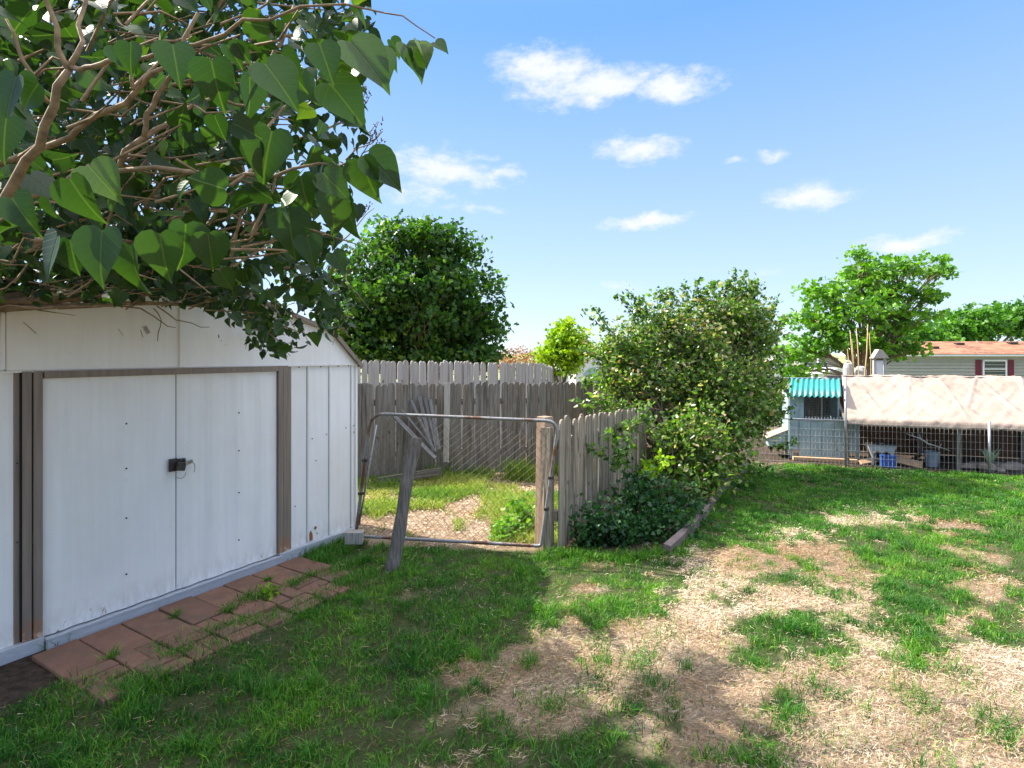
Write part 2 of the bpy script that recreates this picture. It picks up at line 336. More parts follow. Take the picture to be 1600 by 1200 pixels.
# density of green over the lawn, rows of (image row: [(image column, density)...]), read once and laid on the ground
ROWS = {
 735:[(1000,1),(1700,1)], 790:[(1000,1),(1500,1),(1700,.95)],
 815:[(1000,.95),(1240,.95),(1300,.35),(1370,.3),(1440,.4),(1500,.5),(1560,.8),(1700,.8)],
 840:[(850,.9),(1150,.85),(1220,.5),(1290,.3),(1350,.9),(1420,.8),(1470,.4),(1530,.5),(1600,.85),(1700,.8)],
 870:[(700,.9),(1000,.95),(1040,.5),(1100,.25),(1180,.35),(1280,.3),(1320,.25),(1370,.95),(1460,.8),(1500,.35),(1560,.6),(1620,.85)],
 890:[(500,.9),(850,1),(950,.8),(1050,.9),(1100,.6),(1180,.5),(1250,.6),(1320,.3),(1390,.9),(1460,.85),(1520,.5),(1600,.8)],
 912:[(500,.95),(860,.95),(915,.35),(950,.8),(1050,.95),(1090,.5),(1150,.4),(1210,.75),(1260,.3),(1330,.2),(1390,.9),(1450,.9),(1500,.3),(1560,.3),(1620,.6)],
 940:[(300,.95),(840,.95),(900,.55),(960,.8),(1020,.9),(1080,.6),(1110,.7),(1180,.25),(1240,.15),(1300,.25),(1360,.5),(1410,.9),(1470,.9),(1530,.4),(1580,.95),(1650,.8)],
 980:[(200,.95),(650,.95),(680,.45),(720,.8),(800,.85),(860,.5),(900,.25),(940,.75),(970,.25),(1100,.1),(1150,.75),(1200,.95),(1260,.8),(1310,.4),(1380,.2),(1440,.6),(1490,.15),(1550,.5),(1620,.5)],
 1020:[(0,.1),(90,.3),(200,.9),(650,.95),(700,.75),(760,.6),(800,.2),(950,.25),(990,.3),(1050,.1),(1110,.15),(1160,.85),(1220,.8),(1310,.75),(1360,.15),(1430,.65),(1500,.5),(1560,.4),(1620,.2)],
 1060:[(0,.35),(60,.5),(150,.85),(250,.95),(620,.92),(680,.6),(720,.2),(900,.15),(980,.35),(1020,.1),(1150,.2),(1230,.35),(1280,.1),(1400,.05),(1620,.05)],
 1100:[(0,.9),(330,.95),(480,.9),(600,.9),(680,.8),(760,.4),(840,.3),(930,.25),(1010,.6),(1060,.6),(1120,.25),(1190,.3),(1240,.75),(1290,.1),(1620,.1)],
 1160:[(0,.95),(600,.95),(800,.8),(1000,.7),(1150,.5),(1250,.5),(1320,.1),(1620,.1)],
 1400:[(0,.95),(800,.8),(1200,.5),(1620,.3)]}
RY = sorted(ROWS)
GX = np.arange(-400, 2401, 20.0)
GR = np.array([np.interp(GX, [a for a, b in ROWS[k]], [b for a, b in ROWS[k]]) for k in RY])
def green(x, y):
    y = np.maximum(y, .8); py = HY+FPX*HC/y; px = 800+FPX*x/y
    fi = np.interp(py, RY, np.arange(len(RY))); i0 = np.clip(np.floor(fi).astype(int), 0, len(RY)-2); f = fi-i0
    gi = np.clip((px-GX[0])/20.0, 0, len(GX)-1.001); j0 = gi.astype(int); g = gi-j0
    a = GR[i0, j0]*(1-g)+GR[i0, j0+1]*g; b = GR[i0+1, j0]*(1-g)+GR[i0+1, j0+1]*g
    return a*(1-f)+b*f
def prob(x, y):
    D = green(x, y); nn = .40*vnoise(x, y, 3.6, 1)+.33*vnoise(x, y, 9.5, 2)+.27*vnoise(x, y, 22, 3)
    v_ = D+.01+(nn-.5)*1.35-.5; return np.clip(v_*5+.5, .10, 1)
def line_side(x, y, P, D):   # signed distance to the right of the line P + s D
    return (x-P.x)*D.y-(y-P.y)*D.x
def lawn_mask(x, y):
    t, n = rel(x, y)
    m = ~((n < .02) & (t < .05) & (t > -3.4))                       # shed
    m &= ~((n > 0) & (n < .87) & (t > -2.44) & (t < -.66))          # paving
    m &= ~((n > 0) & (n < .5) & (t < -2.4) & (t > -3.1))           # bare earth by the shed
    m &= ~((line_side(x, y, FA, T) > -.2) & (line_side(x, y, EA, T) < .02) & (y > 4.62))   # bed
    gate = (y > 4.92-.14*(x+1.4)) & (line_side(x, y, FA, T) < 0)
    m &= ~gate
    wf = (WF1-WF0).normalized(); m &= line_side(x, y, WF0, wf) > .02
    return m

# ground sheet: fine near, coarse far
def ground():
    xs = np.concatenate([[-700,-250,-90,-40,-20,-10], np.arange(-6, 10.01, .12), [12,15,20,30,45,70,120,250,700]])
    ys = np.concatenate([[-60,-20,-8,-3], np.arange(0, 10.01, .12), [11,12,14,17,20,25,30,36,42,50,65,90,140,250,500,1200]])
    A, B = np.meshgrid(xs, ys); nx, ny = len(xs), len(ys)
    Z_ = gz(A, B)+(.018*(vnoise(A, B, 1.7, 5)-.5)+.012*(vnoise(A, B, 6, 6)-.5)-.012)*((A > -6) & (A < 10) & (B > 0) & (B < 10))
    V = np.stack([A.ravel(), B.ravel(), Z_.ravel()], 1)
    i = np.arange(nx*ny).reshape(ny, nx); F = np.stack([i[:-1,:-1].ravel(), i[:-1,1:].ravel(), i[1:,1:].ravel(), i[1:,:-1].ravel()], 1)
    me = mk_mesh('ground', V, [F], True)
    pr = prob(A, B)*lawn_mask(A, B); a = me.attributes.new('lush', 'FLOAT', 'POINT'); a.data.foreach_set('value', pr.ravel().astype(np.float32))
    t, n = rel(A, B); soil = ((n > -.1) & (n < .62) & (t < -2.3)) | ((line_side(A, B, FA, T) > -.15) & (line_side(A, B, EA, T) < .0) & (B > 4.6))
    run = (line_side(A, B, WF0, (WF1-WF0).normalized()) < -.05) & (B < 12) & (A > 2.5)
    b = me.attributes.new('soil', 'FLOAT', 'POINT'); b.data.foreach_set('value', (soil | run).ravel().astype(np.float32))
    m, nd, p = base_mat('ground', .95, .1); t = nd.new('ShaderNodeTexCoord').outputs['Object']
    L = nd.new('ShaderNodeAttribute'); L.attribute_name = 'lush'; So = nd.new('ShaderNodeAttribute'); So.attribute_name = 'soil'
    c = nd.mix(nd.mapr(nd.noise(t, 3.5, 6, .65), .35, .65), (.32, .23, .155, 1), (.44, .34, .25, 1))
    c = nd.mix(nd.mapr(nd.noise(t, 45, 5, .7), .45, .7, 0, .8), c, (.13, .085, .05, 1))
    c = nd.mix(nd.mapr(nd.noise(t, 1.6, 4, .6), .5, .7, 0, .5), c, (.26, .15, .075, 1))
    gcol = nd.mix(nd.noise(t, 30, 4, .6), (.015, .04, .008, 1), (.05, .085, .018, 1))
    c = nd.mix(nd.mapr(L.outputs['Fac'], .3, .9, 0, .85), c, gcol)
    sc = nd.mix(nd.mapr(nd.noise(t, 25, 6, .7), .4, .7), (.055, .04, .03, 1), (.14, .10, .075, 1))
    c = nd.mix(So.outputs['Fac'], c, sc)
    sp = nd.new('ShaderNodeSeparateXYZ'); nd.link(t, sp.inputs[0])
    far = nd.mix(nd.mapr(nd.noise(t, .25, 4, .6), .4, .6), (.30, .27, .17, 1), (.12, .19, .05, 1))
    c = nd.mix(nd.mapr(sp.outputs[1], 13, 18), c, far)
    nd.link(c, p.inputs['Base Color']); bump(nd, p, nd.math('ADD', nd.noise(t, 60, 6, .75), nd.math('MULTIPLY', nd.noise(nd.scale(t, (1, 3, 1)), 14, 4, .6), 1.5)), 1.0, .03)
    return struct(link('ground', me, m))
ground()

# ---------------------------------------------------------------- blades
def blades(name, x, y, h, wid, lean, tint, mat, z0=None, segs=2):
    n = len(x); ang = rng.uniform(0, 2*np.pi, n); az = rng.uniform(0, 2*np.pi, n)
    z = gz(x, y)-.012 if z0 is None else z0
    P = np.stack([x, y, z], 1); D = np.stack([np.cos(az), np.sin(az), np.zeros(n)], 1); Wd = np.stack([-np.sin(ang), np.cos(ang), np.zeros(n)], 1)
    Vs = []
    fr = [0, .5, 1.0] if segs == 2 else [0, .35, .7, 1.0]
    for f in fr:
        c = P+D*(lean*f*f)[:, None]*h[:, None]+np.array([0, 0, 1.0])*(h*(f-.35*lean*f*f))[:, None]
        if f < 1:
            ww = (wid*(1-.55*f))[:, None]*.5; Vs += [c-Wd*ww, c+Wd*ww]
        else: Vs.append(c)
    k = len(Vs); V = np.stack(Vs, 1).reshape(-1, 3); b = (np.arange(n)*k)[:, None]
    Q = []; 
    for s_ in range(len(fr)-2): Q.append(b+np.array([[2*s_, 2*s_+1, 2*s_+3, 2*s_+2]]))
    e = 2*(len(fr)-2); Tm = b+np.array([[e, e+1, e+2]])
    tt = np.concatenate([np.tile(tint, len(Q)), tint])
    return link(name, mk_mesh(name, V, [np.concatenate(Q), Tm], False, tt), mat)
def lawn():
    N = 800000; x = rng.uniform(-3.2, 8.6, N); y = 1.7+(rng.uniform(0, 1, N)**1.25)*7.3
    near = (np.abs(x/y) < 1.15); k = lawn_mask(x, y) & near & (rng.uniform(0, 1, N) < prob(x, y)*np.clip(vnoise(x, y, 12, 8)*2.3-.35, .10, 1)*np.clip(vnoise(x, y, 4.2, 28)*2.4-.2, .25, 1)*1.25)
    x, y = x[k], y[k]; n = len(x); cl = vnoise(x, y, 5, 9); f = np.clip(y/6, .8, 1.3)
    h = (.022+.055*cl*rng.uniform(.4, 1.3, n))*(.5+.95*vnoise(x, y, 12, 4)); wid = rng.uniform(.0035, .0075, n)*f
    dry = (rng.uniform(0, 1, n) < .03+.35*np.clip(1-prob(x, y), 0, 1))
    tint = np.clip(.06+.32*vnoise(x, y, 2.3, 11)+.26*vnoise(x, y, 13, 12)+rng.normal(0, .15, n), 0, .74); tint[dry] = rng.uniform(.5, 1.0, dry.sum())
    o = blades('lawn_grass', x, y, h, wid, rng.uniform(.1, 1.3, n), tint, M['grass']); print('grass', n)
    tag(o, 'short patchy green lawn grass covering the yard', 'grass', kind='stuff')
    # single taller tufts on the bare parts
    xs, ys, hs, ts = [], [], [], []
    tufts = [at(px, py) for px, py in ((942,990),(1000,1035),(1160,985),(1240,1110),(1420,1040),(1440,1105),(1490,1050),(860,1105),(1030,1075),(985,1050),(1050,1100),(560,940),(440,1080),(240,1110),(1440,985),(900,1090),(1310,1090),(1560,1130),(755,1130))]
    tufts += [Vector((rng.uniform(-2.5, 6), rng.uniform(2, 7), 0)) for _ in range(260)]
    for q in tufts:
        if not lawn_mask(np.array([q.x]), np.array([q.y]))[0]: continue
        m_ = int(rng.integers(30, 110)); s_ = rng.uniform(.02, .06)
        xs.append(q.x+rng.normal(0, s_, m_)); ys.append(q.y+rng.normal(0, s_, m_)); hs.append(rng.uniform(.04, .10, m_)); ts.append(np.clip(rng.normal(rng.uniform(.15, .45), .1, m_), 0, .8))
    x, y = np.concatenate(xs), np.concatenate(ys)
    o = blades('grass_tufts', x, y, np.concatenate(hs), rng.uniform(.003, .005, len(x)), rng.uniform(.2, 1.2, len(x)), np.concatenate(ts), M['grass'], segs=3)
    tag(o, 'taller grass tufts standing out of the thin lawn', 'grass', kind='stuff')
    # grass in the paving joints and along its edge
    xs, ys = [], []
    for t0, n0, s_, m_ in ((-2.0,.62,.05,90),(-1.35,.46,.05,260),(-1.28,.50,.04,150),(-1.05,.52,.035,200),(-1.75,.68,.04,120),(-.5,.05,.06,220),(-.42,.2,.08,300),(-.3,.1,.07,260),(-.15,.06,.06,200),(-2.42,.66,.07,200),(-2.3,.83,.06,250),(-.62,.55,.06,260),(-1.9,.85,.08,260),(-1.5,.83,.07,260),(-1.1,.85,.07,260),(-.8,.86,.05,200),(-2.2,.48,.012,60),(-1.77,.30,.01,60),(-1.55,.5,.02,120),(-1.12,.3,.01,70),(-.9,.5,.02,130),(-2.0,.75,.03,160),(-1.6,.72,.03,160),(-2.3,.05,.015,60),(-.75,.6,.05,200),(-.8,.78,.05,260),(-2.25,.9,.05,260),(-.63,.3,.03,160)):
        q = [sh(t0+rng.normal(0, s_*1.5), n0+rng.normal(0, s_)) for _ in range(m_)]
        xs += [a.x for a in q]; ys += [a.y for a in q]
    x, y = np.array(xs), np.array(ys); n = len(x)
    o = blades('joint_grass', x, y, rng.uniform(.035, .09, n), rng.uniform(.003, .005, n), rng.uniform(.2, 1.1, n), np.clip(rng.normal(.35, .2, n), 0, 1), M['grass'], z0=np.full(n, .0), segs=3)
    tag(o, 'grass growing through the joints of the red paving', 'grass', kind='stuff')
lawn()
def straw():
    N = 640000; x = rng.uniform(-3.4, 8.6, N); y = 1.7+(rng.uniform(0, 1, N)**1.3)*7.2
    p_ = prob(x, y); k = lawn_mask(x, y) & (np.abs(x/y) < 1.15) & (rng.uniform(0, 1, N) < (.03+.97*(1-p_)))
    x, y = x[k], y[k]; n = len(x)
    def strands(name, x, y, mat, label, tl, zs=.022, L=(.012, .05), wd=(.0012, .0030)):
        n = len(x); a = rng.normal(.35, .8, n); l = rng.uniform(L[0], L[1], n)*.5; ww = rng.uniform(wd[0], wd[1], n)*np.clip(y/4, .55, 2)*.5
        D = np.stack([np.cos(a), np.sin(a), rng.normal(0, .18, n)], 1); Wd = np.stack([-np.sin(a), np.cos(a), rng.normal(0, .3, n)], 1)
        P = np.stack([x, y, gz(x, y)+rng.uniform(-.006, zs, n)], 1); bend = Wd*(rng.normal(0, .25, n)*l)[:, None]
        V = np.stack([P-D*l[:, None]-Wd*ww[:, None], P-D*l[:, None]+Wd*ww[:, None], P+bend-Wd*ww[:, None], P+bend+Wd*ww[:, None], P+D*l[:, None]], 1).reshape(-1, 3)
        b = (np.arange(n)*5)[:, None]
        o = link(name, mk_mesh(name, V, [b+np.array([[0,1,3,2]]), b+np.array([[2,3,4]])], False, np.tile(tl, 2)), mat); tag(o, label, 'dry grass', kind='stuff')
    tl = np.clip(-.12+1.0*vnoise(x, y, 1.3, 21)+.35*vnoise(x, y, 5, 22)+rng.normal(0, .22, n), 0, 1)
    strands('dead_grass', x, y, M['straw'], 'matted dead straw lying over the bare patches', tl)
    # chips and litter behind the gate
    N = 30000; s_ = rng.uniform(-.2, 1, N); x = rng.uniform(-2.6, 2.6, N); y = rng.uniform(4.8, 9.0, N)
    k = ((y > 4.9-.14*(x+1.4)) & (line_side(x, y, FA, T) < 0) & (rel(x, y)[0] > .03)); x, y = x[k], y[k]
    strands('bark_litter', x, y, M['straw'], 'dry bark and leaf litter on the ground behind the gate', np.clip(rng.normal(.5, .3, len(x)), 0, 1), .02, (.012, .04), (.003, .007))
straw()
def weeds():
    N = 110000; x = rng.uniform(-2.6, 3.0, N); y = rng.uniform(4.85, 8.3, N)
    px = 800+FPX*x/y; py = HY+FPX*HC/y
    D = np.interp(py, [690, 730, 760, 790, 820, 860], [1, 1, .9, .62, .3, .15])+np.where((px > 770) & (py > 770), .5, 0)
    D *= np.where((px > 760) & (py < 770) & (py > 722), .45, 1)
    nn = .6*vnoise(x, y, 2.6, 31)+.4*vnoise(x, y, 7, 32)
    k = (y > 4.95-.14*(x+1.4)) & (line_side(x, y, FA, T) < -.03) & (rel(x, y)[0] > .06) & (y < 7.45+.21*(x+1.9)) & (rng.uniform(0, 1, N) < np.clip((D+nn-1.0)*4+.3, 0, 1))
    x, y = x[k], y[k]; n = len(x); tint = np.clip(.1+.7*vnoise(x, y, 1.8, 33)+rng.normal(0, .15, n), 0, 1)
    o = blades('weeds', x, y, rng.uniform(.04, .13, n)*(.6+.8*vnoise(x, y, 3, 34)), rng.uniform(.005, .010, n), rng.uniform(.2, 1.3, n), tint, M['dry_weed'], segs=3)
    tag(o, 'yellowing weeds growing behind the wire gate', 'weeds', kind='stuff')
    xs, ys, hs = [], [], []
    for px, py, m_, hh in ((820,745,260,.36),(805,750,200,.42),(835,752,120,.3),(675,745,130,.28),(700,742,120,.3),(610,760,90,.2),(560,800,70,.25),(640,748,120,.2),(760,745,120,.22),(870,740,120,.3),(900,735,150,.3),(735,742,90,.24)):
        q = at(px, py); xs.append(q.x+rng.normal(0, .08, m_)); ys.append(q.y+rng.normal(0, .06, m_)); hs.append(rng.uniform(.35, 1, m_)*hh)
    x, y = np.concatenate(xs), np.concatenate(ys); n = len(x)
    o = blades('tall_grass', x, y, np.concatenate(hs), rng.uniform(.006, .011, n), rng.uniform(.1, .9, n), np.clip(rng.normal(.35, .2, n), 0, 1), M['dry_weed'], segs=3)
    tag(o, 'tall grass tufts against the foot of the rear fence', 'grass', kind='stuff')
    # grass along the edging and bed foot
    xs, ys = [], []
    for i in range(3200):
        s_ = rng.uniform(-.1, 3.9); e = EA+T*s_+N1*rng.normal(.03, .035); xs.append(e.x); ys.append(e.y)
    for i in range(2600):
        f = rng.uniform(0, 1); e = Vector((.2+f*1.25, 4.58+.06*math.sin(f*9)+rng.normal(0, .05), 0)); xs.append(e.x); ys.append(e.y)
    x, y = np.array(xs), np.array(ys); n = len(x)
    o = blades('edge_grass', x, y, rng.uniform(.03, .10, n), rng.uniform(.003, .006, n), rng.uniform(.1, 1, n), np.clip(rng.normal(.4, .2, n), 0, 1), M['grass'], segs=3)
    tag(o, 'longer grass fringing the planting bed', 'grass', kind='stuff')
weeds()

# ---------------------------------------------------------------- shed
def shed():
    root = empty('metal_shed', CC, 'white metal garden shed with brown door trim and double doors', 'shed'); root.rotation_euler = (0, 0, math.atan2(T.y, T.x))
    # local frame: +x along the front to the right, -y out of the front, z up; corner at 0
    Wd, Dp, EV = 3.18, 2.6, 1.553; ct = -Wd/2
    prof = [(0, EV), (-.30, 1.83), (ct, 2.22), (-Wd+.30, 1.83), (-Wd, EV)]
    w_ = M['shed_white']; br = M['shed_brown']
    MB().box((-.35+.0-.0, .012, .81), (.70-.004, .02, 1.486)).build('front_panel', w_, root)
    MB().box((-2.46-.36, .012, .81), (.72, .02, 1.486)).build('front_panel', w_, root)
    rb = MB()
    for x in (-.531, -.302, -.053):
        rb.prism([(-.012, 0), (-.004, -.012), (.004, -.012), (.012, 0)], (x, .001, .07), (1,0,0), (0,1,0), (0,0,1), 1.478)
    rb.build('panel_rib', w_, root)
    gap = MB()
    for x in (-.531, -.302, -.053): gap.box((x-.0125, .0005, .80), (.004, .003, 1.47))
    gap.build('panel_seam', M['grey_roof'], root)
    MB().box((-.004, -.004, .81), (.022, .022, 1.488)).build('corner_trim', w_, root)
    MB().box((.012, Dp/2+.01, .775), (.02, Dp, 1.55)).build('side_wall', w_, root)
    MB().box((-Wd, Dp/2+.01, .775), (.02, Dp, 1.55)).build('side_wall', w_, root)
    MB().box((ct, Dp+.01, .775), (Wd, .02, 1.55)).build('back_wall', w_, root)
    # gable of overlapping sheets, split at the seam
    def gable(x0, x1, y, nm):
        xs = sorted({x0, x1}|{p[0] for p in prof if x0 < p[0] < x1}); top = [(x, float(np.interp(x, [p[0] for p in prof[::-1]], [p[1] for p in prof[::-1]]))) for x in xs]
        return MB().prism([(x0, EV+.003)]+[(x1, EV+.003)]+top[::-1], (0, y, 0), (1,0,0), (0,0,1), (0,1,0), .012).build(nm, w_, root)
    gable(-1.565, 0.0, -.012, 'gable_panel'); gable(-2.50, -1.572, -.018, 'gable_panel'); gable(-Wd, -2.507, -.012, 'gable_panel')
    MB().prism([(-.015,0),(-.011,-.013),(.011,-.013),(.015,0)], (-1.585, -.018, EV+.01), (1,0,0), (0,1,0), (0,0,1), .63).build('gable_seam', w_, root)
    MB().prism([(-.012,0),(-.008,-.010),(.008,-.010),(.012,0)], (-2.515, -.018, EV+.01), (1,0,0), (0,1,0), (0,0,1), .30).build('gable_seam', w_, root)
    MB().box((ct, -.014, EV-.004), (Wd, .012, .010)).build('drip_edge', w_, root)
    gp = MB().prism([(0, EV), (-.30, 1.83), (ct, 2.22), (-Wd+.30, 1.83), (-Wd, EV)], (0, Dp, 0), (1,0,0), (0,0,1), (0,1,0), .012); gp.build('gable_panel', w_, root)
    # roof sheets
    for a, b in zip(prof[:-1], prof[1:]):
        d = Vector((a[0]-b[0], 0, a[1]-b[1])).normalized(); nn = Vector((-d.z, 0, d.x)); nn = nn if nn.z > 0 else -nn
        A = Vector((a[0], 0, a[1])); B = Vector((b[0], 0, b[1]))
        if a[0] == 0: A = A+d*.05
        if b[0] == -Wd: B = B-d*.05
        mb = MB(); vs = []
        for p in (A, B):
            for yy in (-.04, Dp+.05):
                for k in (.004, .022): vs.append(p+nn*k+Vector((0, yy, 0)))
        mb.add(vs, [(0,1,3,2),(4,6,7,5),(0,4,5,1),(2,3,7,6),(1,5,7,3),(0,2,6,4)]); mb.build('roof_sheet', M['grey_roof'], root)
        L = (A-B).length; c = (A+B)/2+nn*.008; rot = Matrix((( d.x, 0, nn.x), (0, 1, 0), (d.z, 0, nn.z)))
        MB().box(c+Vector((0, -.045, 0)), (L, .012, .034), rot).build('roof_trim', br, root)
    # doors
    for x0, x1 in ((-2.34, -1.612), (-1.606, -.837)):
        n = 8; us = np.linspace(x0, x1, n*2+1); mb = MB(); vs = []
        for i, x in enumerate(us):
            y = -.006-(.009 if (i//1) % 4 in (1, 2) else 0.0)
            vs += [(x, y, .060), (x, y, 1.508)]
        k = len(vs); vs += [(x0, .01, .060), (x0, .01, 1.508), (x1, .01, .060), (x1, .01, 1.508)]
        fs = [(2*i, 2*i+2, 2*i+3, 2*i+1) for i in range(n*2)]+[(k, 0, 1, k+1), (k-2, k+2, k+3, k-1), (1, k-1, k+3, k+1), (k, k+2, k-2, 0)]
        mb.add(vs, fs); d = mb.build('door', w_, root)
        cx = (x0+x1)/2; 
        for z in (.27, .62, .93, 1.21): MB().tube([(cx+.06, -.0185, z), (cx+.06, -.0065, z)], .0055, 8).build('bolt_hole', M['dark'], d)
    MB().box((-1.609, -.002, .79), (.006, .006, 1.43)).build('door_gap', M['dark'], root)
    # frames: strips with a shadow channel
    def jamb(x0, x1, flip):
        j = MB(); wd = x1-x0
        parts = ((0, .24, -.004), (.24, .62, -.022), (.65, 1.0, -.030)) if not flip else ((0, .34, -.030), (.37, .74, -.022), (.74, 1.0, -.012))
        for a, b, y in parts: j.box((x0+wd*(a+b)/2, y/2+.002, .81), (wd*(b-a)-.003, -y+.004, 1.482))
        j.build('door_jamb', br, root, bevel=.002)
    jamb(-2.466, -2.343, False); jamb(-.834, -.702, True)
    MB().box((-1.588, -.018, 1.530), (1.50, .034, .041)).build('door_header', br, root, bevel=.002)
    dk = MB(); dk.box((-2.437, -.014, .81), (.006, .018, 1.47)); dk.build('jamb_channel', M['dark'], root)
    # threshold rail
    MB().box((-1.585, -.030, .022), (1.50, .085, .060)).box((-1.585, -.070, .058), (1.50, .012, .016)).build('threshold', M['rail_metal'], root, bevel=.003)
    MB().box((-.415, -.018, .030), (.83, .055, .075)).build('base_rail', M['rail_metal'], root, bevel=.003)
    MB().box((-2.76, -.014, .030), (.84, .05, .075)).build('base_rail', M['rail_metal'], root, bevel=.003)
    # rust spots and screws
    rs = MB(); 
    rs.prism([(-.02,.0),(.03,.0),(.028,.05),(.012,.085),(-.006,.06),(-.012,.10),(-.022,.09)], (-.515, -.0005, .075), (1,0,0), (0,0,1), (0,-1,0), .0035)
    rs.prism([(.012*math.cos(q), .014*math.sin(q)) for q in np.linspace(0, 5.6, 8)], (-.455, -.0005, .17), (1,0,0), (0,0,1), (0,-1,0), .003)
    rs.build('rust_patch', M['rust'], root)
    for x in (-.62, -.40, -.21, -.09):
        MB().tube([(x, -.004, 1.535), (x, .0, 1.535)], .005, 6).build('screw', M['dark'], root)
    for x, z in ((-.49, .93), (-.34, .95), (-.30, .92), (-.12, .98), (-.03, .99), (-.45, .74), (-.03, .93), (-.44, .12), (-2.45, 1.05), (-2.45, .62), (-.66, .4)):
        MB().tube([(x, -.008, z), (x, .0, z)], .004, 6).build('screw', M['dark'], root)
    for x, z, w1, h1, a in ((-2.40, 1.79, .004, .085, .75), (-1.80, 1.80, .022, .05, .5), (-1.83, 1.775, .003, .05, .35), (-1.95, 1.78, .0025, .05, .6), (-1.30, 1.74, .008, .004, 0), (-1.27, 1.71, .005, .004, 0)):
        MB().box((x, -.0225, z), (w1, .002, h1), Matrix.Rotation(-a, 3, 'Y')).build('scratch', M['scuff'], root)
    # hasp, padlock and keys
    hp = MB().box((-1.638, -.024, .905), (.052, .010, .085)).box((-1.585, -.022, .915), (.05, .008, .05)).tube([(-1.655, -.03, .935), (-1.655, -.03, .875)], .004, 8)
    hasp = hp.build('hasp', M['black_metal'], root, bevel=.002)
    MB().tube([(-1.60, -.05, .925), (-1.598, -.052, .945), (-1.575, -.055, .945), (-1.573, -.055, .92)], .004, 8).build('shackle', M['steel'], hasp, smooth=True)
    MB().box((-1.600, -.048, .893), (.058, .028, .058), Matrix.Rotation(.2, 3, 'Y')).build('padlock', M['black_metal'], hasp, bevel=.006)
    MB().box((-1.552, -.06, .912), (.05, .010, .022), Matrix.Rotation(-.25, 3, 'Y')).tube([(-1.53, -.06, .91), (-1.515, -.062, .895), (-1.513, -.062, .86), (-1.519, -.062, .84)], .003, 6).build('key', M['steel'], hasp, bevel=.002)
    MB().tube([(-1.60+.02*math.cos(q)*1.5, -.05, .84+.028*math.sin(q)) for q in np.linspace(-2.6, .3, 9)], .0022, 6).build('key_ring', M['steel'], hasp, smooth=True)
shed()

# ---------------------------------------------------------------- paving
ORD = ['first','second','third','fourth','fifth','sixth','seventh','eighth','ninth']
def paving():
    rz = math.atan2(T.y, T.x); k = 0
    for i in range(8):
        t0 = -2.42+i*.217
        mb = MB().box((0, 0, 0), (.209, .40, .045)); o = mb.build('paving_slab', M['slab'], bevel=.006)
        o.location = sh(t0+.1085, .292+random.uniform(-.006, .006), -.006+random.uniform(-.006, .005)); o.rotation_euler = (random.uniform(-.01, .01), random.uniform(-.012, .012), rz+random.uniform(-.012, .012))
        tag(o, f'plain red paving slab against the shed threshold, {ORD[i]} from the near left end', 'paving slab', 'red slabs in a row along the shed doors')
    for i in range(8):
        for r_ in range(2):
            for hlf in range(2):
                if (i, r_) in ((7, 1),) or (i == 0 and r_ == 1 and hlf == 1) or (i == 4 and r_ == 1 and hlf == 1): continue
                t0 = -2.42+i*.217+.1085; n0 = .497+r_*.205+.1
                if (i+r_) % 2: sz = (.101, .197, .045); dt, dn = (-.052 if hlf == 0 else .052), 0
                else: sz = (.206, .095, .045); dt, dn = 0, (-.05 if hlf == 0 else .05)
                o = MB().box((0, 0, 0), sz).build('paving_brick', M['brick'], bevel=.009)
                o.location = sh(t0+dt, n0+dn, random.uniform(-.011, .003)); o.rotation_euler = (random.uniform(-.03, .03), random.uniform(-.03, .03), rz+random.uniform(-.04, .04))
                side = ('left' if hlf == 0 else 'right') if (i+r_) % 2 else ('upper' if hlf == 0 else 'lower')
                tag(o, f'{side} red brick of the {"inner" if r_ == 0 else "outer"} pair below the {ORD[i]} slab from the left', 'brick', 'small red bricks between the slabs and the grass')
paving()

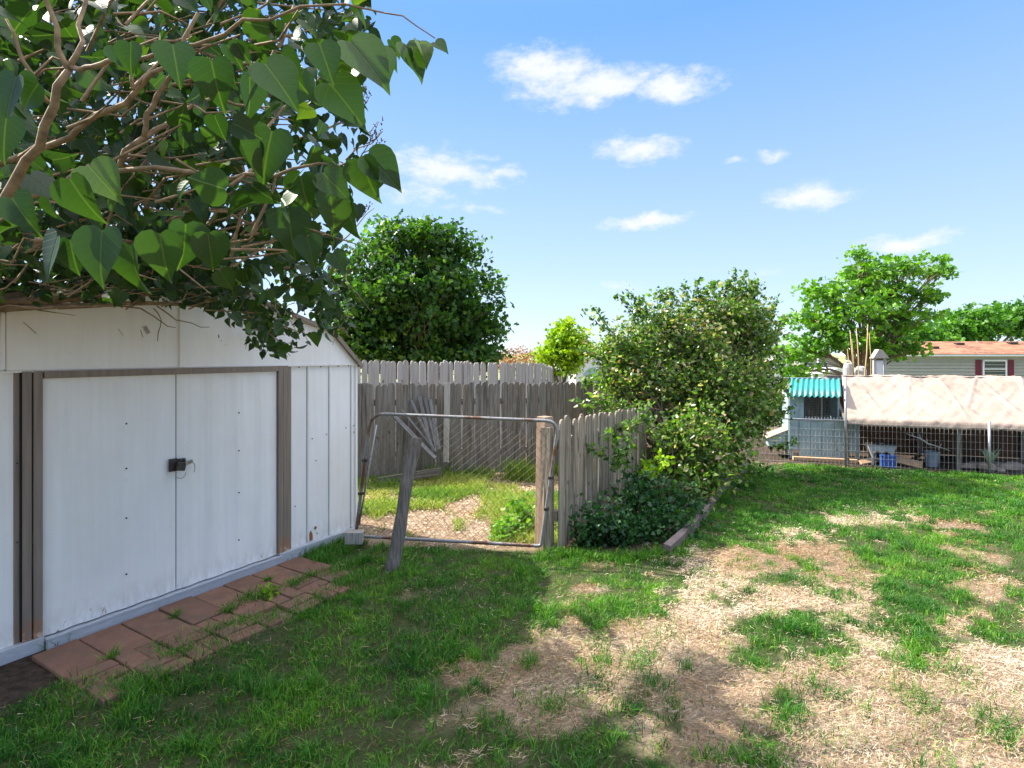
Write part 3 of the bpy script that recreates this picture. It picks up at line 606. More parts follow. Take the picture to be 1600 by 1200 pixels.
# ---------------------------------------------------------------- pickets
def picket_meshes(w_, h, th, style, n=5, seed=0):
    out = []; rr = random.Random(seed)
    for k in range(n):
        ww = w_*rr.uniform(.92, 1.03)/2
        if style == 'round': top = [(ww, h-.05), (ww*.93, h-.028), (ww*.62, h-.008), (0, h), (-ww*.62, h-.008), (-ww*.93, h-.03), (-ww, h-.05)]
        else: top = [(ww, h-.03), (ww*.55, h), (-ww*.55, h+.002), (-ww, h-.028)]
        b = rr.uniform(-.006, .006); c = rr.uniform(-.008, .008)
        prof = [(-ww, 0), (-ww*.2, .0), (ww, 0.004), (ww+b, h*.5)]+top+[(-ww+c, h*.45)]
        out.append(MB().prism(prof, (0, -th/2, 0), (1,0,0), (0,0,1), (0,1,0), th).mesh('picket'))
    return out
def fence(name, label, pts, hts, pitch, w_, mats, style='round', th=.016, z0=None, rails=(.25, .8), post_every=2.4, jit=.006, tilt=.012, gap=0, seed=1, railside=-1):
    rr = random.Random(seed); root = empty(name, pts[0], label, 'fence', None); ms = picket_meshes(w_, 1.0, th, style, 6, seed)
    for m_ in ms: m_.materials.append(mats[0])
    segs = [(Vector(a), Vector(b), ha, hb) for a, b, ha, hb in zip(pts[:-1], pts[1:], hts[:-1], hts[1:])]
    P0 = Vector(pts[0]); cnt = 0; rl = 0.0
    for a, b, ha, hb in segs:
        L = (b-a).length; d = (b-a)/L; ang = math.atan2(d.y, d.x); s = pitch/2
        while s < L and cnt < 100:
            f = s/L; p = a.lerp(b, f); top = ha+(hb-ha)*f+rr.uniform(-jit, jit)*1.6; bot = float(gz(p.x, p.y))+.01
            h = top-bot; o = bpy.data.objects.new('picket', rr.choice(ms)); C.objects.link(o); o.parent = root
            off = Vector((-d.y, d.x, 0))*rr.uniform(-.004, .004)
            o.location = Vector((p.x, p.y, bot))-P0+off; o.rotation_euler = (rr.uniform(-.012, .012), rr.uniform(-tilt, tilt), ang+rr.uniform(-.03, .03)); o.scale = (1, 1, h)
            cnt += 1; s += pitch*rr.uniform(.97, 1.03)
        nrm = Vector((d.y, -d.x, 0))*railside      # side on which the rails are nailed
        for rf in rails:
            A = Vector((a.x, a.y, float(gz(a.x, a.y))+(ha-float(gz(a.x, a.y)))*rf))-P0; B = Vector((b.x, b.y, float(gz(b.x, b.y))+(hb-float(gz(b.x, b.y)))*rf))-P0
            rot = (B-A).to_track_quat('X', 'Z').to_matrix()
            MB().box((A+B)/2+nrm*.034, (L, .038, .085), rot).build('rail', mats[1], root)
        k = max(1, int(L/post_every))
        for q in range(k+1):
            if q == 0 and a != segs[0][0]: continue
            p = a.lerp(b, q/k); top = ha+(hb-ha)*q/k-.08; bot = float(gz(p.x, p.y))-.05
            MB().box(Vector((p.x, p.y, (top+bot)/2))-P0+nrm*.10+d*.0, (.085, .085, top-bot), Matrix.Rotation(ang, 3, 'Z')).build('post', mats[1], root)
    print(name, cnt); return root
# near fence, running away beside the shrub
fe = FA+T*4.6
fence('picket_fence', 'low grey picket fence leading from the square post into the shrub', [FA+T*.05, FA+T*1.9, fe], [1.105, 1.035, 1.0], .094, .090, (M['grey_wood'], M['grey_wood']), jit=.012, tilt=.03, seed=3, railside=-1)
fence('low_rear_fence', 'low dark picket fence closing the yard behind the gate', [(-3.3, 7.12, 0), (-1.9, 7.40, 0), (1.3, 8.03, 0), (2.2, 8.25, 0)], [1.25, 1.247, 1.24, 1.22], .089, .090, (M['dark_wood'], M['dark_wood']), jit=.011, tilt=.012, seed=5, railside=-1)
fence('tall_rear_fence', 'tall pale grey picket fence rising behind the low dark one', [(-3.0, 8.1, 0), (-1.6, 8.9, 0), (.62, 12.0, 0), (1.55, 17.0, 0)], [1.545, 1.535, 1.44, 1.10], .093, .092, (M['pale_wood'], M['dark_wood']), jit=.012, tilt=.018, seed=9, railside=-1, rails=(.3, .75))

def board(name, p0, p1, wd, th, mat, label, cat, group=None, twist=0.0, taper=1.0, bevel=.002):
    p0, p1 = Vector(p0), Vector(p1); L = (p1-p0).length
    mat = M['grey_board'] if (mat is M['pale_wood'] and name == 'old_board') else mat
    o = MB().box((0, 0, L/2), (wd, th, L), None, taper).build(name, mat, None, bevel=bevel); o.location = p0
    q = (p1-p0).to_track_quat('Z', 'Y'); o.rotation_mode = 'QUATERNION'
    q2 = (p1-p0).to_track_quat('Z', 'X')
    e = Matrix.Rotation(twist, 4, (p1-p0).normalized()) @ q.to_matrix().to_4x4(); o.rotation_quaternion = e.to_quaternion()
    return tag(o, label, cat, group)
# square fence post beside the gate
po = MB().box((0, 0, .55), (.10, .10, 1.12)).build('fence_post', M['post_wood'], bevel=.004); po.location = (.262, 4.80, 0); po.rotation_euler = (.0, .025, math.atan2(T.y, T.x)-.22)
tag(po, 'square brown wooden post between the gate and the picket fence', 'post')
# loose boards leaning on the rear fence
LB = 'old boards leaning on the rear fence'
for (b, t_, d0, d1, wd, lab) in (
    ((680,716),(612,646),7.2,7.35,0.061,'weathered board tilted furthest left in the leaning pile'),
    ((682,706),(628,640),7.25,7.38,0.050,'narrower board lying just above the lowest leaning board'),
    ((679,706),(642,626),7.25,7.42,0.043,'pale board leaning steeply at the left of the fan'),
    ((674,700),(655,620),7.3,7.46,0.050,'grey board standing second in the upright fan'),
    ((681,698),(664,622),7.3,7.47,0.040,'slim dark edged board in the middle of the fan'),
    ((686,702),(672,624),7.3,7.48,0.047,'nearly upright grey board at the right of the fan')):
    board('old_board', pt(b[0], b[1], d0), pt(t_[0], t_[1], d1), wd, .022, M['pale_wood'], lab, 'board', LB, random.uniform(-.4, .4))
board('upright_slat', pt(697, 722, 7.42), pt(699, 598, 7.50), .075, .02, M['pale_wood'], 'pale upright slat standing against the dark rear fence', 'board')
board('old_board', pt(590, 752, 7.1), pt(690, 736, 7.25), .05, .09, M['lean_wood'], 'long board lying at the foot of the rear fence', 'board')

# leaning post
def lean_post():
    b = at(612, 888); t_ = pt(650, 684, 4.45); pts = [b.lerp(t_, f)+Vector((.008*math.sin(7*f), .0, 0)) for f in np.linspace(-.06, 1, 12)]
    mb = MB(); ax = (t_-b).normalized(); sx = ax.cross(Vector((0, 1, 0))).normalized(); sy = sx.cross(ax); ring = []
    vs = []; n = 12
    for i, p in enumerate(pts):
        r_ = .050-.004*i/11+.003*math.sin(i*2.1)
        for k in range(n):
            q = 2*math.pi*k/n; sq = 1/max(abs(math.cos(q+.3)), abs(math.sin(q+.3)))**.55; vs.append(p+(sx*math.cos(q)+sy*math.sin(q))*r_*sq*(1+.05*math.sin(k*3.3+i*.7)))
    fs = [(i*n+k, i*n+(k+1) % n, (i+1)*n+(k+1) % n, (i+1)*n+k) for i in range(11) for k in range(n)]+[tuple(range(11*n, 12*n)), tuple(range(n))[::-1]]
    mb.add([v_-b for v_ in vs], fs); o = mb.build('leaning_post', M['lean_wood']); o.location = b
    tag(o, 'weathered grey post leaning in the grass in front of the gate', 'post')
lean_post()
o = MB().box((0, 0, .035), (.15, .09, .10)).build('wood_block', M['pale_wood'], bevel=.004); o.location = (-1.345, 4.80, .05); o.rotation_euler = (.02, .03, .1)
tag(o, 'short pale wooden block under the gate beside the shed corner', 'block')

# ---------------------------------------------------------------- chain link gate
def gate():
    bl, br_, tr, tl = Vector((-1.36, 4.90, .06)), Vector((.24, 4.66, .055)), Vector((.385, 4.64, 1.09)), Vector((-1.22, 4.86, 1.13))
    root = empty('wire_gate', (bl+br_)/2*1.0-Vector((0, 0, .06)), 'rusty pipe framed chain link gate sagging between shed and post', 'gate'); o0 = root.location.copy()
    ex = (br_-bl); 
    def corner(p, a, b, r_=.10, n=6):
        A = p+(a-p).normalized()*r_; B = p+(b-p).normalized()*r_; return [A*(1-f)**2+p*2*f*(1-f)+B*f*f for f in np.linspace(0, 1, n)]
    loop = corner(bl, br_, tl, .03)+corner(tl, bl, tr, .13)+corner(tr, tl, br_, .11)+corner(br_, tr, bl, .03)+[bl+(br_-bl).normalized()*.03]
    MB().tube([p-o0 for p in loop], .0145, 10, False).build('gate_frame', M['pipe'], root, smooth=True)
    # second inner bar on the hinge side
    MB().tube([tl+Vector((.05, .0, -.10))-o0, bl+Vector((.03, .0, .1))-o0], .008, 8).build('tension_bar', M['galv'], root, smooth=True)
    g = MB()
    def P(u_, v_): return bl*(1-u_)*(1-v_)+br_*u_*(1-v_)+tr*u_*v_+tl*(1-u_)*v_
    Wm, Hm = 1.6, 1.04; sp = .072
    for fam in (1, -1):
        c = -Hm
        while c < Wm+Hm:
            # line x = c + fam*y
            pts = []
            for yy in np.linspace(0, Hm, 19):
                xx = c+yy if fam == 1 else c+Hm-yy
                if .02 < xx < Wm-.02:
                    sag = .012*math.sin(xx*3)+.02*(yy/Hm)*math.sin(xx*2.1+1)
                    pts.append(P(xx/Wm, (yy/Hm)*.97)+Vector((0, sag+(.002 if fam > 0 else -.002), -.02*math.sin(xx/Wm*math.pi)*(yy/Hm))))
            if len(pts) > 1: g.tube([p-o0 for p in pts], .0012, 3, False)
            c += sp
    g.build('chain_link', M['link_wire'], root)
    tb = MB()
    for f in (.1, .28, .46, .64, .82, .93):
        p = tl.lerp(tr, f)-o0
        tb.tube([p+Vector((0, -.021, .0)), p+Vector((0, -.01, .021)), p+Vector((0, .015, .015)), p+Vector((.005, .012, -.02)), p+Vector((-.012, -.01, -.045))], .0022, 6)
    tb.build('wire_tie', M['galv'], root)
    hb = MB()
    for f in (.35, .62): p = bl.lerp(tl, f)-o0; hb.box(p, (.045, .045, .022))
    for f in (.3, .55): p = br_.lerp(tr, f)-o0; hb.box(p, (.045, .045, .022))
    hb.build('hinge_band', M['black_metal'], root, bevel=.003)
gate()

# ---------------------------------------------------------------- leaves and trees
HEART = (np.array([[0,0,0],[0,.33,-.02],[0,.66,-.06],[0,1.06,-.20], [.2,-.07,.03],[.42,.14,.09],[.40,.42,.08],[.20,.76,-.04], [-.2,-.07,.03],[-.42,.14,.09],[-.40,.42,.08],[-.20,.76,-.04]], float),
         [[(0,4,5),(2,7,3),(0,9,8),(2,3,11)], [(0,5,6,1),(1,6,7,2),(0,1,10,9),(1,2,11,10)]])
_e = [(.14,-.09,.03),(.32,-.06,.07),(.45,.08,.10),(.49,.25,.11),(.44,.44,.09),(.33,.62,.04),(.20,.80,-.03),(.08,.96,-.11)]
_m = [(0,0,0),(0,.15,-.01),(0,.35,-.025),(0,.55,-.05),(0,.75,-.09),(0,1.10,-.22)]
LILAC = (np.array(_m+_e+[(-a, b, c) for a, b, c in _e], float), [[(0,6,7),(2,9,10),(4,12,13),(4,13,5), (0,15,14),(2,18,17),(4,21,20),(4,5,21)],
         [(0,7,8,1),(1,8,9,2),(2,10,11,3),(3,11,12,4), (0,1,16,15),(1,2,17,16),(2,3,19,18),(3,4,20,19)]])
DIAM = (np.array([[0,0,0],[.36,.38,.10],[0,1.0,-.1],[-.36,.38,.10]], float), [[(0,1,2),(0,2,3)], []])
LOBE = (np.array([[0,0,0],[.52,.30,.06],[.22,.48,.0],[.33,.80,-.05],[0,1.0,-.12],[-.33,.80,-.05],[-.22,.48,0],[-.52,.30,.06]], float), [[(0,1,2),(0,6,7),(2,3,4),(4,5,6)], [(0,2,4,6)]])
def leaves(name, P, L, N, size, tint, mat, tmpl, parent=None, smooth=False, curl=None):
    P = np.asarray(P, float); n = len(P); L = L/np.linalg.norm(L, axis=1, keepdims=True)
    B = np.cross(L, N); B /= np.maximum(np.linalg.norm(B, axis=1, keepdims=True), 1e-6); Cn = np.cross(B, L)
    Tm, F = tmpl; s = np.asarray(size)[:, None]; cu = np.ones((n, 1)) if curl is None else np.asarray(curl)[:, None]
    V = np.stack([P+s*(B*t[0]+L*t[1]+Cn*t[2]*cu) for t in Tm], 1).reshape(-1, 3); b = (np.arange(n)*len(Tm))[:, None]
    polys, tt = [], []
    for grp in F:
        for f in grp: polys.append((b+np.array([f]))); tt.append(tint)
    tri = [p for p in polys if p.shape[1] == 3]; quad = [p for p in polys if p.shape[1] == 4]
    me = mk_mesh(name, V, [np.concatenate(q) for q in (tri, quad) if q], smooth, np.concatenate(tt))
    if len(Tm) > 8: me.attributes.new('leafpos', 'FLOAT_VECTOR', 'POINT').data.foreach_set('vector', np.tile(np.asarray(Tm, np.float32), (n, 1)).ravel())
    return link(name, me, mat, parent)
def rdir(n, up=0.0, sd=1.0):
    v_ = rng.normal(0, sd, (n, 3)); v_[:, 2] += up; return v_/np.linalg.norm(v_, axis=1, keepdims=True)
def crown_clumps(lobes):
    """lobes: (centre, radii, clumps) -> clump centres, lobe index"""
    cs, li = [], []
    for i, (c, r_, k) in enumerate(lobes):
        d = rdir(k); rad = rng.uniform(.0, 1, k)**.42; cs.append(np.array(c)+d*rad[:, None]*np.array(r_)*(1+rng.normal(0, .08, (k, 1)))); li += [i]*k
    return np.concatenate(cs), np.array(li)
def tree(name, label, cat, base, lobes, per, csz, lsz, mat, tmpl=DIAM, r0=.12, group=None, bark='bark', up=.5, twigs=40, stems=1, tint_mu=.4, hang=.3, tintfn=None, trunk_nm='trunk', limb_up=.35):
    base = Vector(base); root = empty(name, base, label, cat, group); cs, li = crown_clumps(lobes)
    top = max(lobes, key=lambda q: q[0][2])[0]; mid = np.mean([q[0] for q in lobes], 0)
    tb = MB(); fork = Vector((base.x*.6+mid[0]*.4, base.y*.6+mid[1]*.4, base.z+(mid[2]-base.z)*limb_up))
    for s_ in range(stems):
        o_ = Vector((random.uniform(-1, 1), random.uniform(-1, 1), 0))*(.12 if stems > 1 else 0)
        tb.tube([base+o_-base-Vector((0, 0, .1)), (base+o_*1.2).lerp(fork, .5)+Vector((random.uniform(-.05, .05), 0, 0))-base, fork+o_*1.5-base], [r0, r0*.8, r0*.66], 9)
    for i, (c, r_, k) in enumerate(lobes):
        c = Vector(c); j = fork+Vector((random.uniform(-.03, .03), random.uniform(-.03, .03), 0)); m1 = j.lerp(c, .5)+Vector((random.uniform(-.1, .1), random.uniform(-.1, .1), .12*(c-j).length))
        path = [j, j.lerp(m1, .5)+Vector((0, 0, .02)), m1, m1.lerp(c, .6), c]
        tb.tube([p-base for p in path], [r0*.5, r0*.42, r0*.3, r0*.2, r0*.1], 6)
        ids = np.where(li == i)[0]; rng.shuffle(ids)
        for q in ids[:twigs]:
            e = Vector(cs[q]); a = path[random.choice((1, 2, 2, 3, 4))]; mm = a.lerp(e, .55)+Vector((random.uniform(-.06, .06), random.uniform(-.06, .06), .05))*(e-a).length
            tb.tube([a-base, mm-base, e-base], [r0*.12+.003, r0*.07+.002, .003], 4, False)
    tb.build(trunk_nm, M[bark], root, smooth=True)
    n = len(cs)*per; P = np.repeat(cs, per, 0)+rng.normal(0, 1, (n, 3))*np.array([csz, csz, csz*.6]); ctint = np.repeat(rng.normal(tint_mu, .16, len(cs)), per)
    L = rdir(n); L[:, 2] -= hang; N = rdir(n, up*2); sz = rng.uniform(.7, 1.25, n)*lsz
    tint = np.clip(ctint+rng.normal(0, .16, n), 0, 1)
    P = P-np.array(base); leaves('crown', P, L, N, sz, tint, mat, tmpl, root)
    return root
def lb(px, py, d, rx, ry, rd, k): # lobe from picture position, distance and radii in picture units
    p = pt(px, py, d); s = d/FPX; return ((p.x, p.y, p.z), (rx*s, rd, ry*s), k)

tree('maple_tree', 'large dark green maple behind the rear fences', 'tree', (-2.1, 13, gz(0, 13)),
     [lb(650,400,13,75,58,1.1,85), lb(585,440,12.6,60,60,1,75), lb(715,440,13.2,65,60,1,85), lb(600,515,12.6,75,50,1,75), lb(700,520,13.4,85,48,1.1,95), lb(650,465,12.4,80,60,.9,90), lb(745,500,13,42,50,.7,40), lb(545,500,12.5,40,50,.7,35), lb(620,365,13,40,26,.7,22), lb(580,556,12.4,50,24,.6,45), lb(660,560,12.6,60,22,.6,55), lb(735,556,12.8,45,24,.6,45), lb(690,372,13,45,26,.7,24)],
     24, .15, .12, M['maple_leaf'], LOBE, .15, twigs=45, tint_mu=.42, limb_up=.25)
tree('lime_tree', 'small lime yellow tree beyond the tall fence', 'tree', (1.3, 14.5, gz(0, 14.5)),
     [lb(880,560,14.5,38,26,.5,70), lb(885,530,14.5,30,24,.45,45), lb(882,512,14.5,14,16,.3,14), lb(905,545,14.5,24,24,.4,30), lb(858,552,14.5,20,20,.3,25)],
     22, .10, .09, M['lime_leaf'], LOBE, .05, twigs=14, tint_mu=.5)
tree('red_shrub', 'rusty orange leaved shrub showing above the tall fence', 'shrub', (.3, 21, gz(0, 21)),
     [lb(800,560,21,40,18,.8,70), lb(840,562,21,22,16,.6,35), lb(770,568,21,30,14,.6,40)], 14, .13, .08, M['orange_leaf'], DIAM, .05, twigs=14)
tree('garden_tree', 'bright green spreading tree behind the chicken run', 'tree', (10.6, 17, gz(0, 17)),
     [lb(1350,425,17,50,18,1,50), lb(1300,455,17,52,18,1,50), lb(1415,415,17,50,16,.9,45), lb(1462,425,17,26,8,.5,14), lb(1270,500,16.8,46,18,.9,45), lb(1390,455,17,60,20,1,60), lb(1340,480,16.5,60,22,1,60), lb(1250,545,16.8,40,22,.8,45), lb(1310,530,16.6,50,24,.8,55), lb(1400,500,17,50,20,.8,45), lb(1345,396,17,18,8,.4,9), lb(1445,462,17,32,10,.5,16), lb(1450,490,17,22,6,.4,9), lb(1370,540,17,50,22,.8,45), lb(1245,580,16.8,34,14,.7,22), lb(1410,545,17,34,18,.7,26)],
     10, .12, .15, M['fresh_leaf'], LOBE, .13, twigs=30, tint_mu=.55, limb_up=.3)
FT = 'trees beyond the mobile home'
tree('background_tree', 'broad round tree above the right end of the mobile home', 'tree', (43, 52, -1.1),
     [lb(1520,505,52,42,28,2.4,80), lb(1570,500,53,40,28,2.4,80), lb(1620,505,53,40,30,2.4,60), lb(1490,520,52,24,20,2,35)], 20, .45, .42, M['fresh_leaf'], LOBE, .3, FT, twigs=20, tint_mu=.3)
tree('background_tree', 'lower tree between the spreading tree and the mobile home roof', 'tree', (32, 50, -1.1),
     [lb(1430,520,50,30,18,1.8,60), lb(1400,525,50,26,16,1.6,40), lb(1462,530,50,20,10,1.2,25)], 18, .42, .4, M['fresh_leaf'], LOBE, .3, FT, twigs=16, tint_mu=.35)
tree('background_tree', 'pale distant tree seen between the lime tree and the big shrub', 'tree', (7.0, 44, -1.1),
     [lb(935,562,44,24,16,1.5,50), lb(955,556,44,22,18,1.5,40)], 20, .4, .26, M['fresh_leaf'], DIAM, .2, FT, twigs=10, tint_mu=.7)

# ---------------------------------------------------------------- big shrub, its bed and plants
def shrub():
    base = Vector((2.0, 6.55, 0)); root = empty('tall_shrub', base, 'tall overgrown shrub with pale speckled leaves leaning over the picket fence', 'shrub')
    lobes = [lb(1060,540,7.6,72,50,.5,150), lb(1150,525,8.0,52,60,.5,140), lb(990,558,7.3,52,48,.35,100), lb(1040,500,7.6,48,26,.3,40), lb(1110,605,7.3,92,56,.5,190), lb(1015,605,7.1,70,40,.35,95), lb(1160,625,7.8,46,66,.4,110), lb(1080,690,6.4,58,46,.32,90), lb(1145,700,6.9,40,36,.25,36), lb(1192,590,8.1,24,78,.4,62), lb(1085,765,6.0,26,34,.14,20), lb(965,600,7.1,38,30,.25,30), lb(1118,488,7.8,48,22,.35,42), lb(950,560,7.2,26,22,.25,16), lb(1180,510,8.1,26,32,.3,26), lb(1160,468,8.0,22,22,.2,12), lb(1105,735,6.3,34,26,.14,34)]
    cs, li = crown_clumps(lobes); tb = MB(); 
    stems = [base+Vector((T.x*s_+random.uniform(-.08, .08), T.y*s_+random.uniform(-.08, .08), 0)) for s_ in np.linspace(-1.2, 1.2, 12)]
    for i, (c, r_, k) in enumerate(lobes):
        c = Vector(c); ids = np.where(li == i)[0]; rng.shuffle(ids)
        for q in ids[:34]:
            e = Vector(cs[q]); s0 = min(stems, key=lambda s_: (s_-Vector((e.x, e.y, 0))).length+random.uniform(0, .5)); mm = Vector((s0.x*.6+c.x*.4, s0.y*.6+c.y*.4, e.z*.45)); m2 = mm.lerp(e, .6)+Vector((random.uniform(-.12, .12), random.uniform(-.1, .1), .05))
            tb.tube([s0-base, mm-base, m2-base, e-base], [.017, .011, .006, .002], 5, False)
    # sprays reaching out of the outline
    sp = tb; sprays = []
    for (a, b, d) in (((985,560),(915,490),6.3),((975,540),(930,485),6.4),((1000,510),(965,460),6.5),((1020,500),(985,458),6.6),((1060,480),(1045,455),6.9),((1075,490),(1070,445),6.9),((1120,470),(1118,440),7.1),((1140,470),(1148,425),7.2),((1150,470),(1165,430),7.2),((1170,480),(1180,455),7.4),((1195,500),(1210,470),7.6),((1190,560),(1216,520),7.7),((1190,600),(1222,600),7.8),((1030,640),(925,620),6.0),((960,640),(905,630),6.0),((1010,660),(960,680),5.8),((1040,700),(1005,640),5.7),((970,735),(950,680),5.3),((975,738),(985,660),5.3),((975,735),(930,700),5.2),((1190,660),(1235,640),7.7),((1200,700),(1240,690),7.9),((1170,760),(1200,730),7.5),((1085,480),(1090,440),7),((1100,476),(1108,446),7.0),((1010,505),(1000,470),6.5),((940,560),(905,545),6.3),((945,590),(912,600),6.2),((1205,540),(1222,500),7.8),((1050,480),(1030,455),6.8),((1160,465),(1185,440),7.2),((1128,465),(1140,440),7.1)):
        d += .75 if b[1] < 600 else 0.0; A, B = pt(a[0], a[1], d), pt(b[0], b[1], d+random.uniform(-.15, .15)); mm = A.lerp(B, .5)+Vector((random.uniform(-.05, .05), 0, random.uniform(-.02, .05)))
        sp.tube([A-base, mm-base, B-base], [.006, .004, .002], 4, False)
        for f in np.linspace(.15, 1.05, 11):
            q = A.lerp(mm, f*2) if f < .5 else mm.lerp(B, f*2-1)
            for _ in range(6): sprays.append(q+Vector(rng.normal(0, .028, 3)))
    for _ in range(110):  # bare twiggy bits
        q = Vector(cs[rng.integers(0, len(cs))]); dd = Vector(rdir(1)[0]); dd.z = abs(dd.z)*.7
        sp.tube([q-base, q+dd*.15-base, q+dd*.3+Vector((0, 0, random.uniform(-.05, .08)))-base], [.005, .004, .002], 4, False)
    sp.build('stem', M['dead_twig'], root, smooth=True)
    per = 26; tb = None; n = len(cs)*per; P = np.repeat(cs, per, 0)+rng.normal(0, .10, (n, 3)); P = np.concatenate([P, np.array([list(q) for q in sprays])]); n = len(P)
    ct = np.concatenate([np.repeat(rng.normal(.42, .14, len(cs)), per), np.full(len(sprays), .3)]); tint = np.clip(ct+rng.normal(0, .2, n), 0, 1)
    P = P-np.array(base); L = rdir(n, -.1); N = rdir(n, .9); N[:, 0] -= .3
    leaves('crown', P, L, N, rng.uniform(.036, .082, n), tint, M['bush_leaf'], DIAM, root)
shrub()
def low_plant(name, label, spots, lsz, mat, cat, per=26, csz=.07, tm=.3, seedling=True):
    c0 = Vector(spots[0][0]); base = Vector((c0.x, c0.y, 0)); root = empty(name, base, label, cat); tb = MB(); cs = []
    for c, r_, k in spots:
        d = rdir(k); cs.append(np.array(c)+d*rng.uniform(.2, 1, (k, 1))*np.array(r_))
    cs = np.concatenate(cs); cs[:, 2] = np.maximum(cs[:, 2], .04)
    for q in cs[::2]:
        e = Vector(q); g = Vector((e.x*.8+base.x*.2, e.y*.8+base.y*.2, 0)); tb.tube([(0, 0, -.02), (g-base)*.9+Vector((0, 0, .01)), g.lerp(e, .6)+Vector((.02, 0, .03))-base, e-base], [.007, .006, .004, .002], 4, False)
    tb.build('stem', M['twig'], root, smooth=True)
    n = len(cs)*per; P = np.repeat(cs, per, 0)+rng.normal(0, csz, (n, 3)); P[:, 2] = np.maximum(P[:, 2], .015)
    tint = np.clip(rng.normal(tm, .2, n), 0, 1); leaves('foliage', P-np.array(base), rdir(n, -.3), rdir(n, 1.6), rng.uniform(.6, 1.2, n)*lsz, tint, mat, LOBE, root)
    return root
def S3(px, py, d, rx, ry, rd, k): return lb(px, py, d, rx, ry, rd, k)
low_plant('ground_creeper', 'dark leafy creeper filling the bed at the foot of the shrub', [S3(965,835,4.95,60,24,.14,40), S3(1030,820,5.15,55,34,.18,48), S3(1000,780,5.3,45,45,.15,42), S3(1060,790,5.5,40,50,.15,32), S3(930,820,4.85,36,28,.08,24), S3(1000,755,5.6,26,28,.12,14)], .048, M['weed_leaf'], 'creeper', per=20, csz=.07, tm=.22)
low_plant('maple_seedling', 'bright lime maple seedling in front of the shrub', [S3(1028,722,5.5,20,10,.06,8), S3(1010,730,5.45,10,8,.05,4)], .07, M['lime_leaf'], 'seedling', per=6, csz=.04, tm=.3)
low_plant('gate_weed', 'broad leaved weed clump inside the gate beside the post', [S3(800,830,5.15,30,22,.08,28), S3(815,800,5.3,22,25,.08,16), S3(785,850,5.0,18,10,.05,8)], .05, M['fresh_leaf'], 'weed', per=12, csz=.05, tm=.7)
low_plant('paving_weed', 'pale green weed sprouting from the paving edge', [(tuple(sh(-1.28, .56, .03)), (.05, .05, .02), 7)], .03, M['lime_leaf'], 'weed', per=10, csz=.025, tm=.2)
# bed edging
def edging():
    mb = MB(); pts = []
    for s_ in np.linspace(-.05, 3.95, 30): pts.append(EA+T*s_+N1*(.025*math.sin(s_*1.9)+.03))
    vs = []; 
    for p in pts: vs += [p+N1*.028+Vector((0,0,-.03)), p+N1*.028+Vector((0,0,.085+.008*math.sin(p.y*5))), p-N1*.028+Vector((0,0,.09)), p-N1*.028+Vector((0,0,-.03))]
    n = len(pts); fs = [(4*i+k, 4*i+(k+1) % 4, 4*i+4+(k+1) % 4, 4*i+4+k) for i in range(n-1) for k in range(4)]+[(3,2,1,0), (4*n-4,4*n-3,4*n-2,4*n-1)]
    b = pts[0].copy(); o = MB().add([v_-b for v_ in vs], fs).build('garden_edging', M['edging']); o.location = b
    tag(o, 'long low brown edging board between the lawn and the shrub bed', 'edging')
edging()

